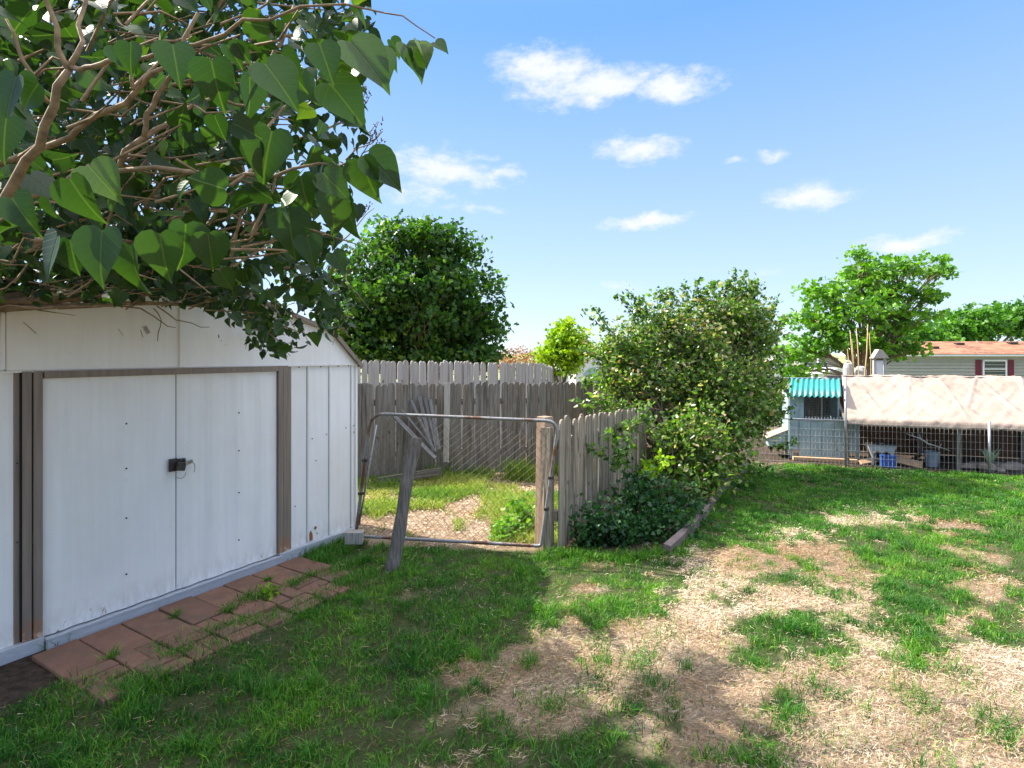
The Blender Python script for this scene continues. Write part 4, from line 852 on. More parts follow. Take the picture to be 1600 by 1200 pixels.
# ---------------------------------------------------------------- overhanging lilac
def lilac():
    base = Vector((-2.9, 1.5, 0)); root = empty('lilac_tree', base, 'large lilac overhanging the shed from the left foreground', 'tree')
    tb = MB(); crot = Vector((-2.3, 1.7, 1.25))
    tb.tube([(0,0,-.1), Vector((.2, .05, .6)), crot-base], [.10, .085, .07], 10)
    tb.tube([Vector((.1, 0, .3)), Vector((.2, .3, 1.0)), Vector((-2.4, 2.4, 1.75))-base], [.07, .055, .045], 10)
    tb.build('trunk', M['lilac_bark'], root, smooth=True)
    br = MB(); tips = []
    # limbs seen in the photo: (col, row, distance) ... , radii
    B = [([(-120,420,1.35),(-20,350,1.3),(20,290,1.25),(62,230,1.22),(85,165,1.2),(108,110,1.18)], [.020,.018,.0165,.0145,.0135,.011]),
         ([(108,110,1.18),(90,75,1.17),(80,20,1.16),(70,-60,1.15)], [.010,.009,.008,.006]),
         ([(108,110,1.18),(120,85,1.17),(122,40,1.2),(128,-50,1.2)], [.010,.008,.007,.006]),
         ([(108,103,1.18),(135,105,1.15),(160,100,1.13),(180,92,1.12)], [.009,.008,.008,.006]),
         ([(76,160,1.2),(50,115,1.17),(30,80,1.16),(10,30,1.15)], [.007,.0065,.006,.004]),
         ([(-40,270,1.8),(110,215,1.75),(150,180,1.7),(215,140,1.65),(258,105,1.6)], [.016,.015,.014,.012,.009]),
         ([(225,215,1.7),(228,180,1.68),(245,150,1.66),(285,95,1.62),(310,20,1.6)], [.013,.012,.012,.010,.008]),
         ([(-80,330,1.75),(80,300,1.75),(185,265,1.75),(225,215,1.7),(260,195,1.75),(300,165,1.8),(340,150,1.9)], [.020,.018,.016,.013,.012,.010,.006]),
         ([(185,267,1.7),(290,268,1.68),(360,280,1.66),(430,275,1.62),(500,255,1.6)], [.013,.012,.010,.009,.006]),
         ([(205,95,1.35),(255,80,1.35),(305,70,1.33),(380,30,1.3),(470,10,1.3),(600,20,1.3)], [.008,.0075,.007,.006,.005,.003]),
         ([(208,140,1.36),(208,98,1.36)], [.008,.007]),
         ([(330,70,1.9),(300,75,1.9),(420,100,1.9),(440,66,1.9),(460,10,1.9)], [.006,.007,.010,.011,.010]),
         ([(360,290,1.6),(410,250,1.7),(440,170,1.8),(500,120,1.9)], [.009,.008,.007,.004]),
         ([(-100,470,3.0),(80,470,3.0),(180,462,3.1),(270,452,3.2),(340,440,3.3),(430,420,3.4),(520,400,3.5)], [.030,.026,.022,.018,.014,.010,.006]),
         ([(-100,490,2.9),(100,478,3.0),(190,474,3.1),(290,476,3.2),(350,476,3.3),(420,490,3.5),(470,520,3.6)], [.020,.016,.014,.011,.009,.007,.004]),
         ([(-60,492,2.7),(60,482,2.8),(150,478,2.9),(220,482,3.0),(262,510,3.0),(275,512,3.0)], [.010,.008,.007,.005,.003,.002]),
         ([(245,478,3.0),(275,500,3.0),(300,505,3.0),(327,511,3.0)], [.005,.004,.003,.002]),
         ([(240,482,3.0),(252,500,3.0),(247,520,3.0),(246,533,3.0)], [.004,.003,.003,.002]),
         ([(340,478,3.4),(380,500,3.5),(410,520,3.5),(440,545,3.5)], [.007,.005,.004,.003]),
         ([(0,440,3.4),(120,430,3.4),(250,420,3.6),(380,380,3.8),(500,330,4.0)], [.03,.026,.02,.014,.008]),
         ([(0,380,2.4),(120,370,2.4),(240,385,2.6),(340,340,2.8),(450,300,3.0)], [.018,.016,.012,.009,.006]),
         ([(-50,300,3.4),(150,310,3.6),(300,280,3.8),(420,230,4.0),(560,180,4.2)], [.035,.03,.022,.015,.008]),
         ([(-50,150,3.4),(150,180,3.6),(300,130,3.8),(450,120,4.0),(590,90,4.2)], [.035,.03,.022,.015,.008]),
         ([(330,330,1.9),(380,345,2.0),(430,360,2.1),(480,350,2.2)], [.008,.007,.006,.004]),
         ([(600,20,1.3),(650,40,1.32),(680,60,1.33)], [.003,.0025,.002]),
         ([(500,255,1.6),(550,250,1.55),(590,245,1.5)], [.005,.004,.003]),
         ([(540,270,3.9),(565,215,4.0),(590,190,4.0)], [.008,.005,.003]),
         ([(540,250,3.9),(580,225,4.0),(598,205,4.0)], [.006,.004,.003]),
         ([(545,100,3.9),(565,160,4.0),(570,130,4.0)], [.005,.004,.003]),
         ([(530,380,3.4),(560,350,3.5),(585,325,3.5)], [.006,.004,.002])]
    dirs = []
    for path, rr in B:
        P = [pt(*q) for q in path]; P2, R2 = [], []
        for i in range(len(P)-1):
            for f in (0, .5): 
                q = P[i].lerp(P[i+1], f)
                if f: q += Vector(rng.normal(0, .012*(P[i+1]-P[i]).length/.2, 3))
                P2.append(q); R2.append(rr[i]*(1-f)+rr[i+1]*f)
        P2.append(P[-1]); R2.append(rr[-1]); R2 = [q*(.62 if P[0].y < 2.2 else .85) for q in R2]; br.tube([p-base for p in P2], R2, 8)
    # connect the limbs back to the trunk
    for q, r_ in ((( -120,420,1.35), .022), ((-40,270,1.8), .02), ((-80,330,1.75), .026), ((-100,470,3.0), .034), ((-100,490,2.9), .03), ((-60,492,2.7), .015), ((0,440,3.4), .035), ((0,380,2.4), .022), ((-50,300,3.4), .04), ((-50,150,3.4), .04)):
        e = pt(*q); a = crot if e.y < 2.2 else Vector((-2.4, 2.4, 1.75)); br.tube([a-base, a.lerp(e, .5)+Vector((-.05, 0, .03))-base, e-base], [r_*1.3, r_*1.1, r_*.95], 8)
    # fine twigs
    tw = br
    for _ in range(520):
        d = rng.uniform(1.6, 4.4); px = rng.uniform(-40, 400); py = rng.uniform(0, 470 if d > 2.4 else 420); q = pt(px, py, d)
        a = rng.normal(.35, .5); L_ = rng.uniform(.12, .34); dv = Vector((math.cos(a), rng.normal(0, .4), math.sin(a)))*L_
        tw.tube([q-base, q+dv*.5+Vector(rng.normal(0, .02, 3))-base, q+dv-base], [.005, .004, .002], 4, False)
    for _ in range(70):
        q = pt(rng.uniform(340, 540), rng.uniform(420, 530), rng.uniform(3.1, 3.9)); dv = Vector((rng.uniform(-.1, .2), rng.normal(0, .05), rng.uniform(-.2, .05)))
        tw.tube([q-base, q+dv*.5+Vector((0, 0, .02))-base, q+dv-base], [.004, .003, .0015], 4, False)
    for _ in range(45):
        q = pt(rng.uniform(0, 330), rng.uniform(440, 485), rng.uniform(2.7, 3.2)); dv = Vector((rng.uniform(.05, .3), rng.normal(0, .05), rng.uniform(-.05, .1)))
        tw.tube([q-base, q+dv*.5-base, q+dv-base], [.005, .003, .0015], 4, False)
    tw.build('branch', M['lilac_bark'], root, smooth=True)
    # seed heads at the outer edge
    for (a, b) in (((560,250),(592,190)),((565,240),(600,218)),((555,160),(568,130)),((560,170),(578,150)),((550,350),(580,320)),((572,225),(596,205)),((545,185),(560,178))):
        sd = MB(); A, B_ = pt(a[0], a[1], 4.0), pt(b[0], b[1], 4.0)
        sd.tube([A-base, A.lerp(B_, .5)+Vector((.01, 0, -.01))-base, B_-base], [.004, .003, .0015], 4, False)
        for f in np.linspace(.3, 1, 14):
            q = A.lerp(B_, f)+Vector(rng.normal(0, .014, 3)); q2 = q+Vector(rng.normal(0, .008, 3))+Vector((0, 0, .012)); sd.tube([q-base, q2-base], [.0055, .003], 4)
        sd.build('seed_head', M['twig'], root)
    # leaves in depth layers
    def inside(px, py, lim):
        r_ = np.interp(py, [-400, 0, 66, 130, 180, 240, 300, 350, 400, 460, 520, 570], lim); return px < r_
    sets = []
    def layer(n, d0, d1, x0, x1, y0, y1, edge, bott, s0, s1, clump=None):
        k = max(1, n//(clump or 1)); d = rng.uniform(d0, d1, k); px = rng.uniform(x0, x1, k); py = rng.uniform(y0, y1, k)
        if clump: d = np.repeat(d, clump); px = np.repeat(px, clump); py = np.repeat(py, clump)
        jit = .10 if clump else 0; X_ = (px-800)/FPX*d+rng.normal(0, 1, len(d))*jit; Y_ = d+rng.normal(0, 1, len(d))*jit; Z_ = HC+(HY-py)/FPX*d+rng.normal(0, 1, len(d))*jit
        px = 800+FPX*X_/Y_; py = HY-(Z_-HC)/Y_*FPX
        ok = (px < np.interp(py, *edge)) & (py < np.interp(px, *bott))
        # the crown is open where the lawn below stays sunlit: follow each leaf down the sun's direction
        XS = X_+.98*Z_; YS = np.maximum(Y_-.42*Z_, .05); sx = 800+FPX*XS/YS; sy = HY+FPX*HC/YS
        lim = np.interp(sy, [860, 925, 950, 985, 1010, 1040, 1065, 1100, 1150, 1210, 1400], [780, 800, 900, 985, 1120, 1175, 1130, 1120, 1230, 1260, 1330])
        dap = (vnoise(XS, YS, 3.3, 51)*.6+vnoise(XS, YS, 8, 52)*.4 < .53) | (sx < 820)
        ok &= ((sx < lim) & dap) | (YS < 1.9) | (sx < -50)
        sets.append((np.stack([X_, Y_, Z_], 1)[ok], rng.uniform(s0, s1, ok.sum())))
    E1 = ([-300, 0, 66, 100, 160, 230, 300, 370, 430], [520, 540, 545, 500, 480, 520, 520, 500, 470]); B1 = ([0, 100, 200, 300, 400, 500, 560], [330, 350, 330, 360, 380, 360, 280])
    E2 = ([-300, 0, 66, 130, 240, 300, 350, 430, 480], [580, 575, 570, 545, 535, 540, 545, 525, 500]); B2 = ([0, 100, 200, 300, 380, 450, 540], [405, 400, 400, 415, 460, 470, 400])
    E3 = ([-300, 0, 66, 130, 200, 260, 330, 400, 470, 520, 560], [600, 585, 575, 560, 572, 570, 556, 548, 548, 540, 440]); B3 = ([0, 250, 300, 340, 390, 430, 470, 520, 550], [470, 462, 470, 485, 520, 555, 545, 520, 480])
    layer(80, 1.25, 1.8, -60, 560, -60, 400, E1, B1, .05, .095, 4)
    layer(1500, 1.8, 2.8, -80, 580, -80, 440, E2, B2, .035, .085, 5)
    layer(10000, 2.6, 4.6, -120, 600, -260, 540, E3, B3, .035, .085, 7)
    layer(3600, 3.6, 5.2, -120, 600, -420, 60, E3, B3, .05, .085, 7)
    layer(700, 3.2, 3.9, 370, 550, 440, 560, ([0, 480, 520, 560], [555, 555, 545, 430]), ([330, 360, 390, 420, 450, 470, 500, 550], [470, 480, 540, 556, 560, 540, 520, 505]), .035, .055, 5)
    layer(1500, 3.6, 4.6, 440, 600, 110, 480, ([0, 110, 160, 220, 280, 340, 400, 480], [560, 566, 582, 590, 572, 560, 552, 545]), ([0, 700], [500, 500]), .035, .06, 6)
    layer(2400, 2.8, 4.2, -120, 370, 360, 478, ([0, 700], [370, 370]), ([0, 200, 370], [474, 468, 480]), .035, .06, 6)
    # hand-placed front leaves (base col,row, tip col,row, distance, facing turn, tint)
    H = [((160,360),(150,445),1.0,0,.45),((250,365),(260,440),1.02,.2,.5),((205,385),(208,458),1.05,-.3,.55),((290,350),(290,420),1.1,.9,.3),((325,365),(335,425),1.1,.5,.35),((90,370),(65,440),1.05,-.5,.2),((110,375),(118,430),1.1,.3,.2),((140,260),(185,310),1.1,.3,.75),((110,280),(150,350),1.05,-.2,.5),((205,70),(200,115),.95,.2,.3),((355,70),(380,105),1.0,.3,.25),((370,68),(390,100),1.0,-.2,.25),((415,100),(465,165),1.05,.4,.35),((440,85),(470,140),1.1,-.3,.4),((500,70),(520,125),1.1,.2,.3),((515,130),(570,195),1.15,.2,.45),((548,66),(610,135),1.15,.5,.6),((590,75),(612,120),1.2,.7,.55),((600,80),(620,105),1.25,.1,.4),((635,70),(663,120),1.25,.5,.6),((655,66),(672,98),1.25,.8,.8),((680,66),(700,80),1.25,.3,.5),((610,62),(628,90),1.3,.4,.3),((575,243),(628,292),1.4,.3,.35),((565,250),(584,315),1.4,-.3,.45),((590,255),(597,300),1.42,1.1,.5),((505,270),(545,310),1.4,.2,.5),((470,275),(480,330),1.4,0,.45),((425,205),(405,285),1.3,.3,.4),((395,220),(400,270),1.3,-.2,.35),((335,180),(350,220),1.2,0,.3),((330,95),(345,170),1.15,.2,.3),((180,72),(205,110),1.05,.1,.3),((10,185),(0,250),1.05,.3,.25),((25,120),(0,190),1.1,-.2,.3),((60,130),(30,170),1.1,.5,.4),((480,370),(490,415),1.5,.2,.4),((515,300),(530,370),1.5,.7,.4),((540,310),(550,375),1.55,-.6,.45),((450,330),(460,400),1.5,.3,.35),((390,120),(395,190),1.25,1.2,.2),((270,70),(280,130),1.2,.4,.3),((20,310),(50,360),1.15,.2,.3),((75,310),(90,350),1.15,-.4,.45),((520,395),(540,425),2.0,.3,.4),((640,75),(640,110),1.25,-.5,.5)]
    HP, HL, HN, HS, HT = [], [], [], [], []
    for a, b, d, tn, ti in H:
        A, B_ = pt(a[0], a[1], d), pt(b[0], b[1], d+rng.uniform(-.01, .03)); l = B_-A; HP.append(A); HL.append(l.normalized()); nn = Vector((math.sin(tn), -math.cos(tn), .25)); HN.append(nn); HS.append(l.length/1.04); HT.append(ti)
    P = np.concatenate([s_[0] for s_ in sets]); sz = np.concatenate([s_[1] for s_ in sets]); n = len(P); print('lilac', n)
    L = rdir(n, 0, .55); L[:, 2] -= .75; L[:, 0] += .15; N = rdir(n, .25); N[:, 1] -= .35
    tint = np.clip(rng.normal(.36, .2, n), 0, 1)
    P = np.concatenate([P, np.array([list(q) for q in HP])]); L = np.concatenate([L, np.array([list(q) for q in HL])]); N = np.concatenate([N, np.array([list(q) for q in HN])]); sz = np.concatenate([sz, HS]); tint = np.concatenate([tint, HT])
    leaves('crown', P-np.array(base), L, N, sz, tint, M['lilac_leaf'], LILAC, root, True, rng.uniform(.5, 2.4, len(P)))
lilac()

# ---------------------------------------------------------------- wire fence and what stands behind it
WD = (WF1-WF0).normalized(); WN = Vector((-WD.y, WD.x, 0))        # WN points away from the camera
def wf(px, off=0.0, z=0.0):
    """point on the wire fence line seen at a column, moved back by off"""
    r_ = (px-800)/FPX; s_ = (r_*WF0.y-WF0.x)/(WD.x-r_*WD.y); return WF0+WD*s_+WN*off+Vector((0, 0, z))
def wire_fence():
    root = empty('wire_fence', WF0, 'low welded wire fence with pipe posts along the back of the lawn', 'fence'); L = (WF1-WF0).length
    g = MB(); s_ = .02
    while s_ < L: p = WD*s_; g.tube([p+Vector((0,0,.0)), p+Vector((0,0,.655))], .0019, 3, False); s_ += .052
    for z in (.03, .13, .23, .33, .43, .53, .63): g.tube([Vector((0, .003, z)), WD*(L/2)+Vector((0, .0, z-.006)), WD*L+Vector((0, .003, z))], .0019, 3, False)
    g.build('wire_mesh', M['wire'], root)
    MB().tube([Vector((0, 0, .665)), WD*((wf(1325)-WF0).length)+Vector((0,0,.665))], .013, 8).build('top_rail', M['galv'], root, smooth=True)
    for px, h in ((1110,.7),(1321,1.30),(1545,.72),(1760,.72)):
        p = wf(px)-WF0-WN*.015; MB().tube([p+Vector((0,0,-.1)), p+Vector((0,0,h))], .0165, 8).build('post', M['galv'], root, smooth=True)
wire_fence()
def coop():
    rz = math.atan2(WD.y, WD.x); root = empty('chicken_coop', wf(1241, .42), 'small blue grey chicken coop with teal corrugated roof and wire window', 'coop', rz=rz)
    k = wf(1355, .42).x-wf(1241, .42).x; k /= math.cos(rz); m = M['blue_wood']
    s = k/114.0   # metres per photo column
    def bx(nm, x0, x1, z0, z1, y0, y1, mat=m, par=root, bevel=.002): return MB().box((0, 0, (z1-z0)/2), ((x1-x0), y1-y0, z1-z0)).build(nm, mat, par, bevel=bevel), (x0+x1)/2, (y0+y1)/2, z0
    def place(t_): t_[0].location = (t_[1], t_[2], t_[3]); return t_[0]
    # boards of the front
    for x0, x1, z0, z1, y in ((0, 16, .14, 1.0, 0), (16.4, 35, .04, .60, -.012), (35.4, 54, .04, .60, -.008), (54.4, 74, .04, .60, -.014), (74.4, 94, .04, .60, -.010), (94.4, 114, .13, .60, -.004)):
        place(bx('board', x0*s, x1*s-.002, z0, z1, y, y+.016))
    place(bx('board', 16*s, 24*s, .604, 1.0, -.002, .014)); 
    place(bx('sill', 24*s, 82*s, .604, .625, -.02, .03, M['white']))
    sl_ = MB()
    for i in range(13): sl_.box((24*s+.03+i*.043, -.008, .645), (.012, .008, .04))
    sl_.build('sill_bar', M['white'], root)
    place(bx('window_post', 80*s, 82*s, .625, 1.0, 0, .02)); place(bx('window_post', 53.5*s, 54.8*s, .625, 1.0, 0, .02, M['galv']))
    wm = MB(); x = 24*s
    while x < 80*s: wm.tube([(x, .01, .63), (x, .01, .98)], .001, 3, False); x += .026
    z = .64
    while z < .98: wm.tube([(24*s, .01, z), (80*s, .01, z)], .001, 3, False); z += .026
    wm.build('window_mesh', M['wire'], root)
    place(bx('side_wall', -.014, .002, .14, 1.0, .018, .62)); place(bx('side_wall', 82*s, 82*s+.014, .6, 1.0, .018, .62)); place(bx('side_wall', 114*s, 114*s+.014, .13, .60, .01, .62))
    place(bx('back_wall', 0, 82*s, .14, 1.06, .60, .615, M['dark_wood'])); place(bx('floor', 0, 114*s, .14, .16, .02, .59, M['dark_wood'])); place(bx('lid', 82*s+.016, 116*s, .602, .618, -.01, .60))
    for x in (.03, 112*s): 
        for y in (.04, .56): place(bx('leg', x-.02, x+.02, 0, .14, y-.02, y+.02))
    # corrugated roof
    vs = []; nx = 90; x0, x1 = -.03, 84*s; rows = [(-.09, .985), (.75, 1.225)]
    for (y, zz) in rows:
        for i in range(nx+1):
            f = i/nx; vs.append((x0+(x1-x0)*f+(y+.09)*.2, y, zz+.016*math.sin(f*2*math.pi*9.5)))
    fs = [(i, i+1, nx+1+i+1, nx+1+i) for i in range(nx)]; o = MB().add(vs, fs).build('corrugated_roof', M['teal'], root, smooth=True); sm = o.modifiers.new('t', 'SOLIDIFY'); sm.thickness = .004
    # nest box on the left
    q = MB().prism([(0, 0), (0, .27), (-.29, .13), (-.27, 0)], (-.016, .08, .15), (1,0,0), (0,0,1), (0,1,0), .40); q.build('nest_box', m, root)
    MB().prism([(.0, .275), (.0, .292), (-.33, .135), (-.33, .118)], (-.016, .05, .15), (1,0,0), (0,0,1), (0,1,0), .46).build('nest_box_lid', M['tarp'], root)
    b = MB().box((0, 0, .03), (104*s, .09, .055)).build('sleeper', M['new_wood'], None, bevel=.004); b.location = wf(1295, .28); b.rotation_euler = (0, 0, rz); tag(b, 'raw timber plank on the ground in front of the coop', 'plank')
coop()
def run():
    rz = math.atan2(WD.y, WD.x); a = wf(1324, .06); L = (wf(1700)-wf(1324)).length
    root = empty('chicken_run', a, 'dark timber chicken run frame under the tan tarp', 'chicken run', rz=rz)
    D = 1.45
    for x in (.02, L/2, L-.02):
        MB().box((x, .03, .31), (.045, .045, .64)).build('post', M['dark_wood'], root); MB().box((x, D, .61), (.045, .045, 1.24)).build('post', M['dark_wood'], root)
        d = Vector((0, D-.03, .60)); MB().box((x, D/2, .93), (.04, d.length, .04), Matrix.Rotation(math.atan2(.60, D-.03), 3, 'X')).build('rafter', M['dark_wood'], root)
    MB().box((L/2, .03, .655), (L, .04, .04)).build('beam', M['dark_wood'], root); MB().box((L/2, D, 1.25), (L, .04, .04)).build('beam', M['dark_wood'], root)
    n = 16
    for i in range(n):
        x0 = L*i/n; MB().box((x0+L/n/2, D+.035, .6), (L/n-.004, .018, 1.2)).build('back_board', M['brown_board'], root)
    # tarp: draped sheet with folds, hem hanging at the front
    nx, ny = 150, 36; us = np.linspace(0, 1, nx+1); vs_ = np.linspace(0, 1, ny+1); U, Vv = np.meshgrid(us, vs_)
    Xt = -.02+U*(L+.05); hem = .10
    yy = np.where(Vv < hem, -.03-.03*(hem-Vv)/hem, -.03+(Vv-hem)/(1-hem)*(D+.07)); zz = np.where(Vv < hem, .70-(hem-Vv)*1.0, .70+(Vv-hem)/(1-hem)*.585)
    nz = .020*(vnoise(U*9, Vv*3, 1, 41)-.5)+.022*(vnoise(U*26+Vv*9, Vv*3, 1, 42)-.5)*np.clip(Vv*1.4, .3, 1)+.014*(vnoise(U*44-Vv*14, Vv*6, 1, 43)-.5)+.010*(vnoise(U*90+Vv*25, Vv*5, 1, 44)-.5)
    for cx, cy, sl_, am in ((.12,.6,2.2,.05),(.33,.75,-1.6,.04),(.52,.5,.9,.05),(.62,.7,-3,.05),(.74,.55,2.4,.07),(.86,.8,-1.4,.06),(.95,.5,.4,.05)):
        dd = (U-cx)+(Vv-cy)*sl_*.06; nz += am*.26*np.exp(-(dd/.007)**2)*np.exp(-((Vv-cy)/.38)**2)
    zz += nz; yy -= nz*.5; zz -= .03*np.sin(U*np.pi*2)**2*np.sin((Vv)*np.pi)
    zz -= .02*np.clip((U-.75)/.2, 0, 1)*Vv
    Xt = Xt+.20*np.maximum(yy, 0)
    V = np.stack([Xt.ravel(), yy.ravel(), zz.ravel()], 1); i = np.arange((nx+1)*(ny+1)).reshape(ny+1, nx+1); F = np.stack([i[:-1,:-1].ravel(), i[:-1,1:].ravel(), i[1:,1:].ravel(), i[1:,:-1].ravel()], 1)
    o = link('tarp', mk_mesh('tarp', V, [F], True), M['tarp']); o.location = a; o.rotation_euler = (0, 0, rz); sm = o.modifiers.new('t', 'SOLIDIFY'); sm.thickness = .004
    tag(o, 'creased tan tarp stretched over the chicken run', 'tarp')
M['brown_board'] = wood('brown_board', [(.14,.075,.045),(.08,.045,.03),(.10,.06,.04),(.17,.095,.06)])
run()
def small_things():
    rz = math.atan2(WD.y, WD.x)
    # white feeder with two round ports
    p = wf(1387, .30); root = empty('poultry_feeder', p, 'white plastic feeder bin with two round openings behind the wire', 'feeder', rz=rz)
    MB().prism([(-.13, .0), (.11, -.02), (.185, .2), (-.20, .2)], (0, -.09, .10), (1,0,0), (0,0,1), (0,1,0), .22).build('bin', M['white_plastic'], root, bevel=.01)
    MB().box((-.005, .02, .312), (.42, .26, .02)).build('lid', M['black_metal'], root, bevel=.004)
    for x in (-.07, .04):
        MB().tube([(x+.042*math.cos(q), -.1, .16+.042*math.sin(q)) for q in np.linspace(0, 2*math.pi, 17)], .008, 6, False).build('port_ring', M['black_metal'], root, smooth=True)
        MB().tube([(x, -.094, .16), (x, -.088, .16)], .036, 14).build('port', M['dark'], root)
    for x in (-.12, .1): MB().box((x, .02, .05), (.03, .18, .1)).build('foot', M['white_plastic'], root)
    p = wf(1391, .09); root = empty('blue_crate', p, 'small blue plastic crate against the wire fence', 'crate', rz=rz)
    for z in (.0, .075, .15): MB().box((0, 0, z+.012), (.18, .13, .02)).build('rim', M['blue_plastic'], root)
    MB().box((0, 0, .085), (.168, .118, .15)).build('body', M['blue_plastic'], root, bevel=.004)
    board('plank', wf(1408, .35, .09), wf(1452, .25, .02), .12, .03, M['new_wood'], 'raw orange plank propped beside the white feeder', 'plank', twist=.8)
    board('plank', wf(1350, .2, .03), wf(1382, .3, .07), .07, .03, M['new_wood'], 'short raw plank between the coop and the blue crate', 'plank', twist=.8)
    p = wf(1472, .35); root = empty('bucket', p, 'grey blue bucket standing under the tarp', 'bucket')
    n = 18; vs = []
    for r_, z in ((.075, .0), (.10, .22), (.092, .22), (.07, .012)):
        for k in range(n): q = 2*math.pi*k/n; vs.append((r_*math.cos(q), r_*math.sin(q), z))
    fs = [(j*n+k, j*n+(k+1) % n, (j+1)*n+(k+1) % n, (j+1)*n+k) for j in range(3) for k in range(n)]+[tuple(range(n))[::-1], tuple(range(3*n, 4*n))]
    MB().add(vs, fs).build('pail', M['grey_plastic'], root, smooth=False); MB().tube([(.1*math.cos(q), -.02-.03*math.sin(q), .22-.09*math.sin(q)) for q in np.linspace(0, math.pi, 10)], .003, 6).build('handle', M['steel'], root)
    # dead branch
    mb = MB(); A = wf(1418, .05, .50); 
    pts = [wf(1418, .06, .50), wf(1428, .06, .47), wf(1440, .05, .44), wf(1452, .06, .37), wf(1470, .05, .33), wf(1488, .06, .28)]; o0 = wf(1450, .06)
    mb.tube([q-o0 for q in pts], [.004, .006, .008, .008, .006, .003], 6)
    for i, dz in ((1, .05), (2, .06), (3, -.05), (3, .08), (4, .05), (4, -.05)): mb.tube([pts[i]-o0, pts[i]-o0+Vector((random.uniform(-.03, .06), 0, dz))], [.005, .002], 5)
    o = mb.build('dead_branch', M['pale_wood'], smooth=True); o.location = o0; tag(o, 'bleached dead branch caught in the wire under the tarp', 'branch')
    # iris like plant
    p = wf(1560, .22); root = empty('iris_plant', p+Vector((0,0,.12)), 'clump of pale sword shaped leaves behind the wire at the far right', 'plant')
    mb = MB()
    for k in range(26):
        a = random.uniform(0, 6.28); l = random.uniform(.14, .26); e = Vector((math.cos(a)*.55, math.sin(a)*.3, .85))*l; sd = Vector((-math.sin(a), math.cos(a), 0))*.011; b = Vector((random.uniform(-.03, .03), random.uniform(-.03, .03), 0))
        mb.add([b-sd, b+sd, b+e*.6+sd, b+e+Vector((0, 0, -.015)), b+e*.6-sd], [(0, 1, 2, 3, 4)])
    mb.build('leaves', M['pale_leaf'], root)
    for i, (px, off, s_) in enumerate(((1530,.3,.09),(1556,.25,.13),(1580,.35,.12),(1600,.3,.14),(1572,.18,.07),(1545,.4,.1))):
        bm_ = MB(); n = 9; vs = []
        for j, (rr, z) in enumerate(((.7, 0), (1, .35), (.85, .75), (.35, 1.0))):
            for k in range(n): q = 2*math.pi*k/n; w_ = rr*(1+random.uniform(-.15, .15)); vs.append((w_*math.cos(q)*s_*1.5, w_*math.sin(q)*s_, z*s_*.9))
        fs = [(j*n+k, j*n+(k+1) % n, (j+1)*n+(k+1) % n, (j+1)*n+k) for j in range(3) for k in range(n)]+[tuple(range(3*n, 4*n))]
        o = bm_.add(vs, fs).build('rock', M['rock']); o.location = wf(px, off); o.rotation_euler = (0, 0, i*1.1)
        tag(o, ['grey brown rock left of the sword leaved plant','large rock carrying the sword leaved plant','flat rock right of the sword leaved plant','biggest rock at the right edge behind the wire','small rock at the foot of the sword leaved plant','rock half hidden behind the right fence post'][i], 'rock', 'rocks behind the wire fence')
M['pale_leaf'] = simple('pale_leaf', (.30, .40, .22), (.42, .50, .34), 6, .5)
small_things()
# mesh fence behind the coop
def back_fence():
    a, b = Vector((3.2, 11.2, 0)), Vector((6.75, 10.9, 0)); root = empty('mesh_fence', a, 'tall wire fence with a pipe rail behind the coop', 'fence'); d = b-a; L = d.length; d /= L
    MB().tube([Vector((0,0,1.16)), d*L+Vector((0,0,1.16))], .018, 8).build('top_rail', M['galv'], root, smooth=True)
    for k in range(5): p = d*(L*k/4); MB().tube([p, p+Vector((0,0,1.2))], .02, 8).build('post', M['galv'], root, smooth=True)
    g = MB(); s_ = 0
    while s_ < L: p = d*s_; g.tube([p, p+Vector((0,0,1.15))], .0015, 3, False); s_ += .10
    for z in np.arange(.1, 1.15, .1): g.tube([Vector((0,0,z)), d*L+Vector((0,0,z))], .0015, 3, False)
    g.build('wire_mesh', M['wire'], root)
back_fence()
tree('dark_shrub', 'dark green shrub between the coop and the tall shrub', 'shrub', (5.0, 11.9, gz(0,11.9)),
     [lb(1190,640,11.9,40,36,.4,70), lb(1235,640,11.9,40,36,.4,70), lb(1290,640,12,45,34,.4,70), lb(1150,650,11.9,40,40,.4,50)], 18, .11, .06, M['weed_leaf'], DIAM, .04, twigs=14, tint_mu=.25, limb_up=.2)
tree('leafy_shrub', 'shrub growing behind the tarp covered run', 'shrub', (8.5, 12.5, gz(0,12.5)),
     [lb(1370,640,12.5,60,30,.4,70), lb(1460,640,12.5,60,32,.4,70), lb(1560,640,12.5,60,34,.4,60)], 16, .11, .06, M['weed_leaf'], DIAM, .04, twigs=12, tint_mu=.3, limb_up=.2)

